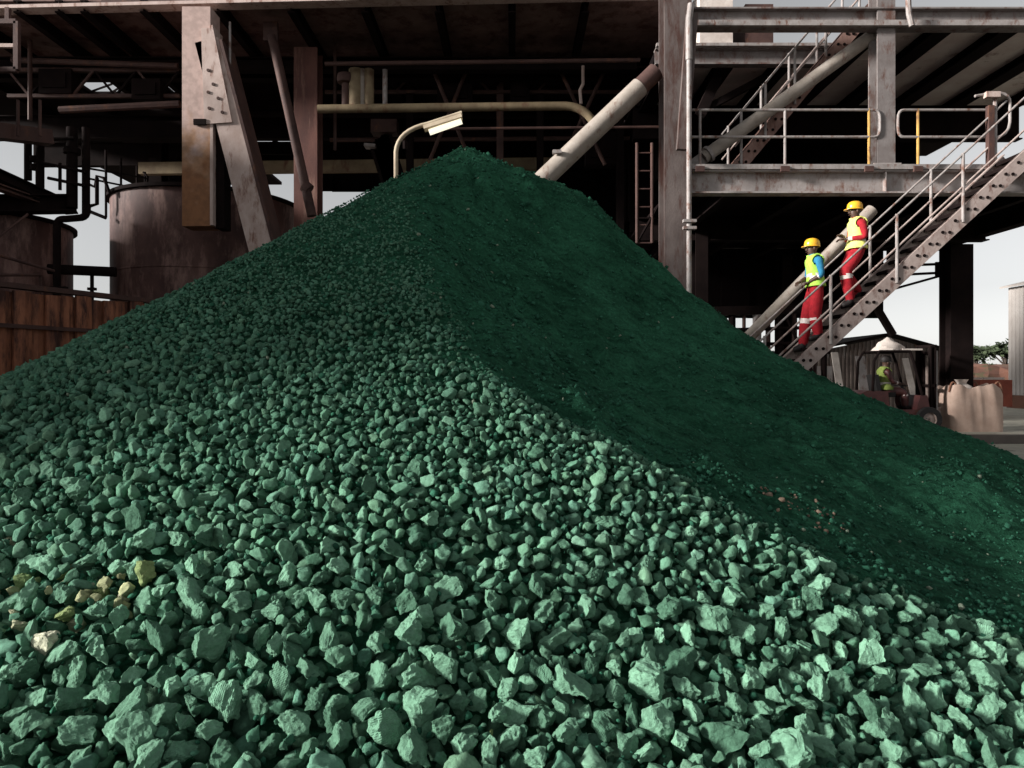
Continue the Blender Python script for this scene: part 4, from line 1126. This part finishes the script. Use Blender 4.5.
m.build('chassis', REDM, fk)
MB().bb(fp(-1.08, -.4, .32), fp(-.9, .4, .9)).build('counterweight', DARK, fk)
for y in (-.4, .4):
    MB().tube([fp(.5, y, .9), fp(.3, y, 1.7), fp(.2, y, 1.98)], .035, 8).build('cage_post', DARK, fk, True)
    MB().tube([fp(-.72, y, 1.0), fp(-.68, y, 1.75), fp(-.55, y, 1.98)], .035, 8).build('cage_post', DARK, fk, True)
    MB().tube([fp(-.55, y, 1.98), fp(.22, y, 1.98)], .035, 8).build('cage_rail', DARK, fk, True)
for k in range(6):
    MB().bar(fp(-.5 + k * .13, -.4, 1.99), fp(-.5 + k * .13, .4, 1.99), .03, .03).build('roof_bar', DARK, fk)
MB().bb(fp(-.45, -.22, .85), fp(-.05, .22, .97)).build('seat', RUBBER, fk)
MB().box(fp(-.48, 0, 1.18), (.1, .42, .46), Euler((0, R(-10), 0)).to_matrix()).build('backrest', RUBBER, fk)
MB().tube([fp(.4, 0, .9), fp(.22, 0, 1.12)], .02, 8).lathe(fp(.2, 0, 1.13), [(.15, -.012), (.17, 0), (.15, .012)], 16).build('steering_wheel', RUBBER, fk)
for y in (-.28, .28):
    MB().ibeam(fp(.82, y, .08), fp(.82, y, 2.12), .1, .14, up=(1, 0, 0)).build('mast_rail', DARK, fk)
    MB().ibeam(fp(.93, y * .7, .15), fp(.93, y * .7, 2.0), .08, .1, up=(1, 0, 0)).build('mast_inner_rail', STEEL if y < 0 else DARK, fk)
    MB().bar(fp(1.0, y * .8, .1), fp(1.0, y * .8, .6), .1, .05, up=(0, 1, 0)).bar(fp(1.0, y * .8, .09), fp(1.3, y * .8, .06), .1, .04).build('fork', STEEL, fk)
for z in (.3, 1.1, 2.08):
    MB().bb(fp(.78, -.33, z), fp(.9, .33, z + .07)).build('mast_crossbar', DARK, fk)
MB().tube([fp(.86, 0, .2), fp(.86, 0, 1.9)], .04, 8).build('lift_cylinder', RIMM, fk)
sk = thing('white_sack', 'crumpled whitish sack lying on the forklift cage roof', 'sack', fp(-.1, 0, 2.02))
m = MB(); ns_ = 18
for j in range(8):
    f = j / 7
    for i in range(ns_):
        a = 2 * math.pi * i / ns_; rr = max(.08, math.cos(math.pi / 2 * f)) ** .6 * (1 + .12 * math.sin(3 * a + j) + .06 * math.sin(7 * a + 2 * j))
        m.v.append(Vector(fp(-.12 + math.cos(a) * .36 * rr, math.sin(a) * .3 * rr, 2.012 + .3 * f * (1 + .12 * math.sin(2 * a)))))
m.f = [(j * ns_ + i, j * ns_ + (i + 1) % ns_, (j + 1) * ns_ + (i + 1) % ns_, (j + 1) * ns_ + i) for j in range(7) for i in range(ns_)] + [tuple(range(ns_ - 1, -1, -1)), tuple(range(7 * ns_, 8 * ns_))]
m.build('sack_body', WHITEM, sk, True)
m2 = MB(); m2.box(fp(.35, 0, 2.035), (.5, .5, .04)).build('folded_end', WHITEM, sk)

# ------------------------------------------------------------------ people
def person(label, origin, J, top_m, vest_m, leg_m, sleeve=.5, helm_m=None):
    """J: joints in (forward, left, up); forward is -X, left (towards the camera) is -Y"""
    O = Vector(origin)
    t = thing('person', label, 'person', origin)

    def W(p): return Vector((-p[0], -p[1], p[2]))
    V, E, RAD = [], [], []

    def node(p, r, parent=None):
        V.append(W(p)); RAD.append(r); i = len(V) - 1
        if parent is not None: E.append((parent, i))
        return i
    pel = node(J['pelvis'], (.155, .12))
    wai = node(J['waist'], (.135, .105), pel); che = node(J['chest'], (.165, .12), wai); upc = node(J['upper'], (.13, .095), che)
    nek = node(J['neck'], (.06, .06), upc); jaw = node(J['jaw'], (.075, .085), nek); hd_ = node(J['head'], (.088, .105), jaw); crn = node(J['crown'], (.07, .08), hd_)
    hands = {}
    for s in ('l', 'r'):
        sh = node(J['sh_' + s], (.072, .072), upc); el = node(J['el_' + s], (.052, .052), sh); mid = node(tuple((Vector(J['el_' + s]) + Vector(J['wr_' + s])) / 2), (.045, .045), el); wr = node(J['wr_' + s], (.032, .032), mid)
        hands[s] = (Vector(J['el_' + s]), Vector(J['wr_' + s]))
        hp_ = node(J['hip_' + s], (.118, .122), pel); th_ = node(tuple((Vector(J['hip_' + s]) * .45 + Vector(J['kn_' + s]) * .55)), (.13, .132), hp_)
        kn = node(J['kn_' + s], (.108, .112), th_); cf = node(tuple((Vector(J['kn_' + s]) * .6 + Vector(J['an_' + s]) * .4)), (.11, .112), kn)
        an = node(J['an_' + s], (.082, .085), cf); toe = node((J['an_' + s][0] + .17, J['an_' + s][1], J['an_' + s][2] - .045), (.05, .04), an)
    me = bpy.data.meshes.new('body'); me.from_pydata(V, E, []); me.update()
    ob = bpy.data.objects.new('body_source', me); COL.objects.link(ob)
    sk_ = ob.modifiers.new('skin', 'SKIN')
    if not me.skin_vertices:
        bpy.context.view_layer.objects.active = ob
    for i, sv in enumerate(me.skin_vertices[0].data): sv.radius = RAD[i]; sv.use_root = (i == 0)
    sb = ob.modifiers.new('sub', 'SUBSURF'); sb.levels = 2; sb.render_levels = 2
    bpy.context.view_layer.update()
    dg = bpy.context.evaluated_depsgraph_get()
    bme = bpy.data.meshes.new_from_object(ob.evaluated_get(dg)); bpy.data.objects.remove(ob)
    bme.name = 'body'; bme.materials.clear()
    for m_ in (SKIN, top_m, leg_m, BOOT, BAND): bme.materials.append(m_)
    waist_z = J['waist'][2] - .03

    def seg(p, a, b_):
        a, b_ = W(a), W(b_); ab = b_ - a; f = max(0, min(1, (p - a).dot(ab) / ab.length_squared)); return (p - (a + ab * f)).length, f
    vest_faces = []
    for pol in bme.polygons:
        pol.use_smooth = True
        c = pol.center; best = None
        for s in ('l', 'r'):
            for nm, a, b_ in (('ua', 'sh_', 'el_'), ('fa', 'el_', 'wr_'), ('th', 'hip_', 'kn_'), ('ca', 'kn_', 'an_')):
                d_, f_ = seg(c, J[a + s], J[b_ + s])
                d_ -= {'ua': .06, 'fa': .045, 'th': .1, 'ca': .08}[nm]
                if best is None or d_ < best[0]: best = (d_, nm, f_, s)
        for nm, a, b_, rr in (('to', 'pelvis', 'waist', .14), ('to', 'waist', 'chest', .15), ('to', 'chest', 'upper', .14), ('he', 'neck', 'crown', .09)):
            d_, f_ = seg(c, J[a], J[b_]); d_ -= rr
            if d_ < best[0]: best = (d_, nm if b_ != 'waist' else 'pe', f_, '')
        nm, f_ = best[1], best[2]
        if nm == 'he': k = 0 if f_ > .12 else 1
        elif nm == 'to': k = 1; vest_faces.append(pol.index)
        elif nm == 'pe': k = 2 if f_ < .75 else 1
        elif nm == 'ua': k = 1 if True else 0
        elif nm == 'fa': k = 1 if f_ < sleeve else 0
        elif nm == 'th': k = 2
        else: k = 2 if f_ < .9 else 3
        if nm == 'ca' and .10 < f_ < .24: k = 4
        if nm == 'pe' or (nm == 'th' and f_ < .2): vest_faces.append(pol.index)
        if nm == 'fa' and f_ > sleeve - .2 and f_ < sleeve: k = 4
        if c.z < min(J['an_l'][2], J['an_r'][2]) + .02 or (nm == 'ca' and f_ > .93): k = 3
        pol.material_index = k
    body = bpy.data.objects.new('body', bme); COL.objects.link(body); link_to(body, t)
    # vest: a shell lifted off the torso
    bm = bmesh.new(); bm.from_mesh(bme); bm.faces.ensure_lookup_table(); keep = set(vest_faces)
    nrm = {v.index: v.normal.copy() for v in bm.verts}
    for v in bm.verts: v.co += nrm[v.index] * .034
    bmesh.ops.delete(bm, geom=[f for f in bm.faces if f.index not in keep], context='FACES')
    hem = J['waist'][2] - .13
    bmesh.ops.bisect_plane(bm, geom=bm.verts[:] + bm.edges[:] + bm.faces[:], plane_co=(0, 0, hem), plane_no=(0, 0, 1), clear_inner=True)
    for v in bm.verts:
        if v.co.z < J['waist'][2]: v.co += v.normal * .015 * (J['waist'][2] - v.co.z) / .13
    vm = bpy.data.meshes.new('vest'); bm.to_mesh(vm); bm.free(); vm.materials.clear(); vm.materials.append(vest_m); vm.materials.append(BAND)
    for pol in vm.polygons:
        z_ = pol.center.z; pol.material_index = 1 if abs(z_ - (J['waist'][2] + .05)) < .028 else 0
        pol.use_smooth = True
    ve = bpy.data.objects.new('vest', vm); COL.objects.link(ve); link_to(ve, t)
    so = ve.modifiers.new('thick', 'SOLIDIFY'); so.thickness = .012
    # helmet
    hc = W(J['head']) + Vector((0, 0, .035)) + O; fx = -1
    hm = MB().lathe(hc, [(.118, 0), (.122, .03), (.116, .07), (.098, .105), (.066, .128), (.03, .138), (.001, .14)], 24)
    hm.v = [Vector((hc.x + (p.x - hc.x) * 1.1, p.y, p.z)) for p in hm.v]
    hobj = hm.build('helmet', helm_m or HELM, t, True)
    bmm = MB(); n2 = 24
    for k in range(n2):
        a = 2 * math.pi * k / n2; ext = .012 + .04 * max(0, -math.cos(a)) ** 2
        for rr, dz in ((.117, .004), (.118 + ext, -.012), (.118 + ext, -.02), (.117, -.008)): bmm.v.append(hc + Vector((math.cos(a) * rr * 1.1, math.sin(a) * rr, dz)))
    bmm.f = [(4 * k + j, 4 * k + (j + 1) % 4, 4 * ((k + 1) % n2) + (j + 1) % 4, 4 * ((k + 1) % n2) + j) for k in range(n2) for j in range(4)]
    br_ = bmm.build('brim', helm_m or HELM, t, True); br_.parent = hobj; br_.matrix_world = Matrix.Translation(O)
    # face
    hd0 = W(J['head']) + O
    fcs = MB()
    fcs.add([hd0 + Vector(p) for p in ((-.098, -.014, .0), (-.098, .014, .0), (-.128, 0, -.04), (-.096, -.022, -.05), (-.096, .022, -.05))], [(0, 2, 1), (0, 3, 2), (1, 2, 4), (2, 3, 4)])
    fcs.build('nose', SKIN, t, True)
    for sy in (-1, 1):
        MB().lathe(hd0 + Vector((-.095, sy * .034, .006)), [(.001, -.012), (.011, -.006), (.014, 0), (.011, .006), (.001, .012)], 10).build('eye', EYEW, t, True)
        MB().lathe(hd0 + Vector((.0, sy * .098, -.02)), [(.001, -.034), (.016, -.02), (.02, .005), (.014, .028), (.001, .036)], 10).build('ear', SKIN, t, True)
    MB().box(hd0 + Vector((-.098, 0, -.075)), (.012, .045, .01)).build('mouth', mat('lips', (.08, .03, .025), (.06, .022, .02)), t)
    # hands
    for s, (e_, w_) in hands.items():
        ew, ww = W(e_), W(w_); d_ = (ww - ew).normalized(); sd = d_.cross(Vector((0, 0, 1)))
        sd = sd.normalized() if sd.length > .1 else Vector((0, 1, 0)); dn_ = sd.cross(d_).normalized(); dn_ = dn_ if dn_.z < 0 else -dn_
        h = MB(); base = ww + O
        rot = Matrix((d_, sd, dn_)).transposed()
        h.box(base + d_ * .045, (.09, .078, .03), rot)
        for k, (off, ln) in enumerate(((-.03, .072), (-.01, .082), (.01, .078), (.03, .062))):
            a = base + d_ * .085 + sd * off; q = a + d_ * ln * .5 + dn_ * .012; r_ = q + d_ * ln * .3 + dn_ * ln * .4
            h.tube([a, q, r_], .0095, 6, r2=.007)
        a = base + d_ * .02 - sd * .04; h.tube([a, a + d_ * .03 - sd * .025 + dn_ * .01, a + d_ * .06 - sd * .025 + dn_ * .03], .011, 6, r2=.008)
        h.build('hand', SKIN, t, True)
    return t


def stand(front_leg, lean=.03, bend=.0):
    J = dict(pelvis=(0, 0, .96), waist=(lean * .5, 0, 1.10), chest=(lean, 0, 1.30), upper=(lean, 0, 1.43), neck=(lean + .01, 0, 1.52), jaw=(lean + .05, 0, 1.585), head=(lean + .04, 0, 1.66), crown=(lean + .02, 0, 1.75),
             sh_l=(lean, .185, 1.425), el_l=(lean - .03, .24, 1.15), wr_l=(lean + .22, .17, 1.10), sh_r=(lean, -.185, 1.425), el_r=(lean + .02, -.25, 1.16), wr_r=(lean + .19, -.14, 1.08),
             hip_l=(0, .1, .92), hip_r=(0, -.1, .92))
    return J


# stair surface height at a given X (centre line of the near stringer)
def stair_z(x): return sA.z + (sB.z - sA.z) * (x - sA.x) / (sB.x - sA.x) + .04


x1 = at(816, 0, 12.4).x; z1 = stair_z(x1)
J = stand('l')
J.update(kn_l=(.07, .1, .50), an_l=(.03, .1, .08), kn_r=(.12, -.1, .46), an_r=(.16, -.1, -.08), wr_l=(.17, .08, 1.04))
J['an_l'] = (.00, .1, .085); J['an_r'] = (.20, -.1, -.10); J['pelvis'] = (.03, 0, .93)
person('worker in blue sleeves and lime green vest on the lower steps', (x1, 12.40, z1 - .0), J, BLUECL, LIME, REDCL, sleeve=.25)
x2 = at(856, 0, 12.42).x; z2_ = stair_z(x2)
J = stand('l', lean=-.02)
J.update(kn_l=(.24, .1, .58), kn_r=(.16, -.1, .56), an_r=(-.12, -.1, .2), wr_l=(.22, .06, 1.15), wr_r=(.2, -.1, 1.22))
J['an_l'] = (.14, .1, .02)
person('worker in red overalls and pale yellow vest higher up the steps', (x2, 12.42, z2_ + .0), J, REDCL, YELV, REDCL, sleeve=.85)
# seated forklift driver, facing the mast (mirrored below)
Jd = stand('l', lean=.0)
off = -.42
for k in list(Jd): Jd[k] = (Jd[k][0], Jd[k][1], Jd[k][2] + off + .5 - .0)
for k in list(Jd): Jd[k] = (Jd[k][0], Jd[k][1], Jd[k][2])
Jd.update(hip_l=(0.02, .1, 1.02), hip_r=(.02, -.1, 1.02), pelvis=(0, 0, 1.05), kn_l=(.42, .13, 1.0), kn_r=(.42, -.13, 1.0), an_l=(.45, .13, .62), an_r=(.45, -.13, .62), wr_l=(.36, .12, 1.2), wr_r=(.36, -.12, 1.2), el_l=(.08, .25, 1.24), el_r=(.08, -.25, 1.24))
drv = person('forklift driver in dull green vest sitting in the cage', (FX - .22, FY, FZ - .02), Jd, REDM, DULLV, REDM, helm_m=BOOT)
drv.rotation_euler = (0, 0, math.pi)
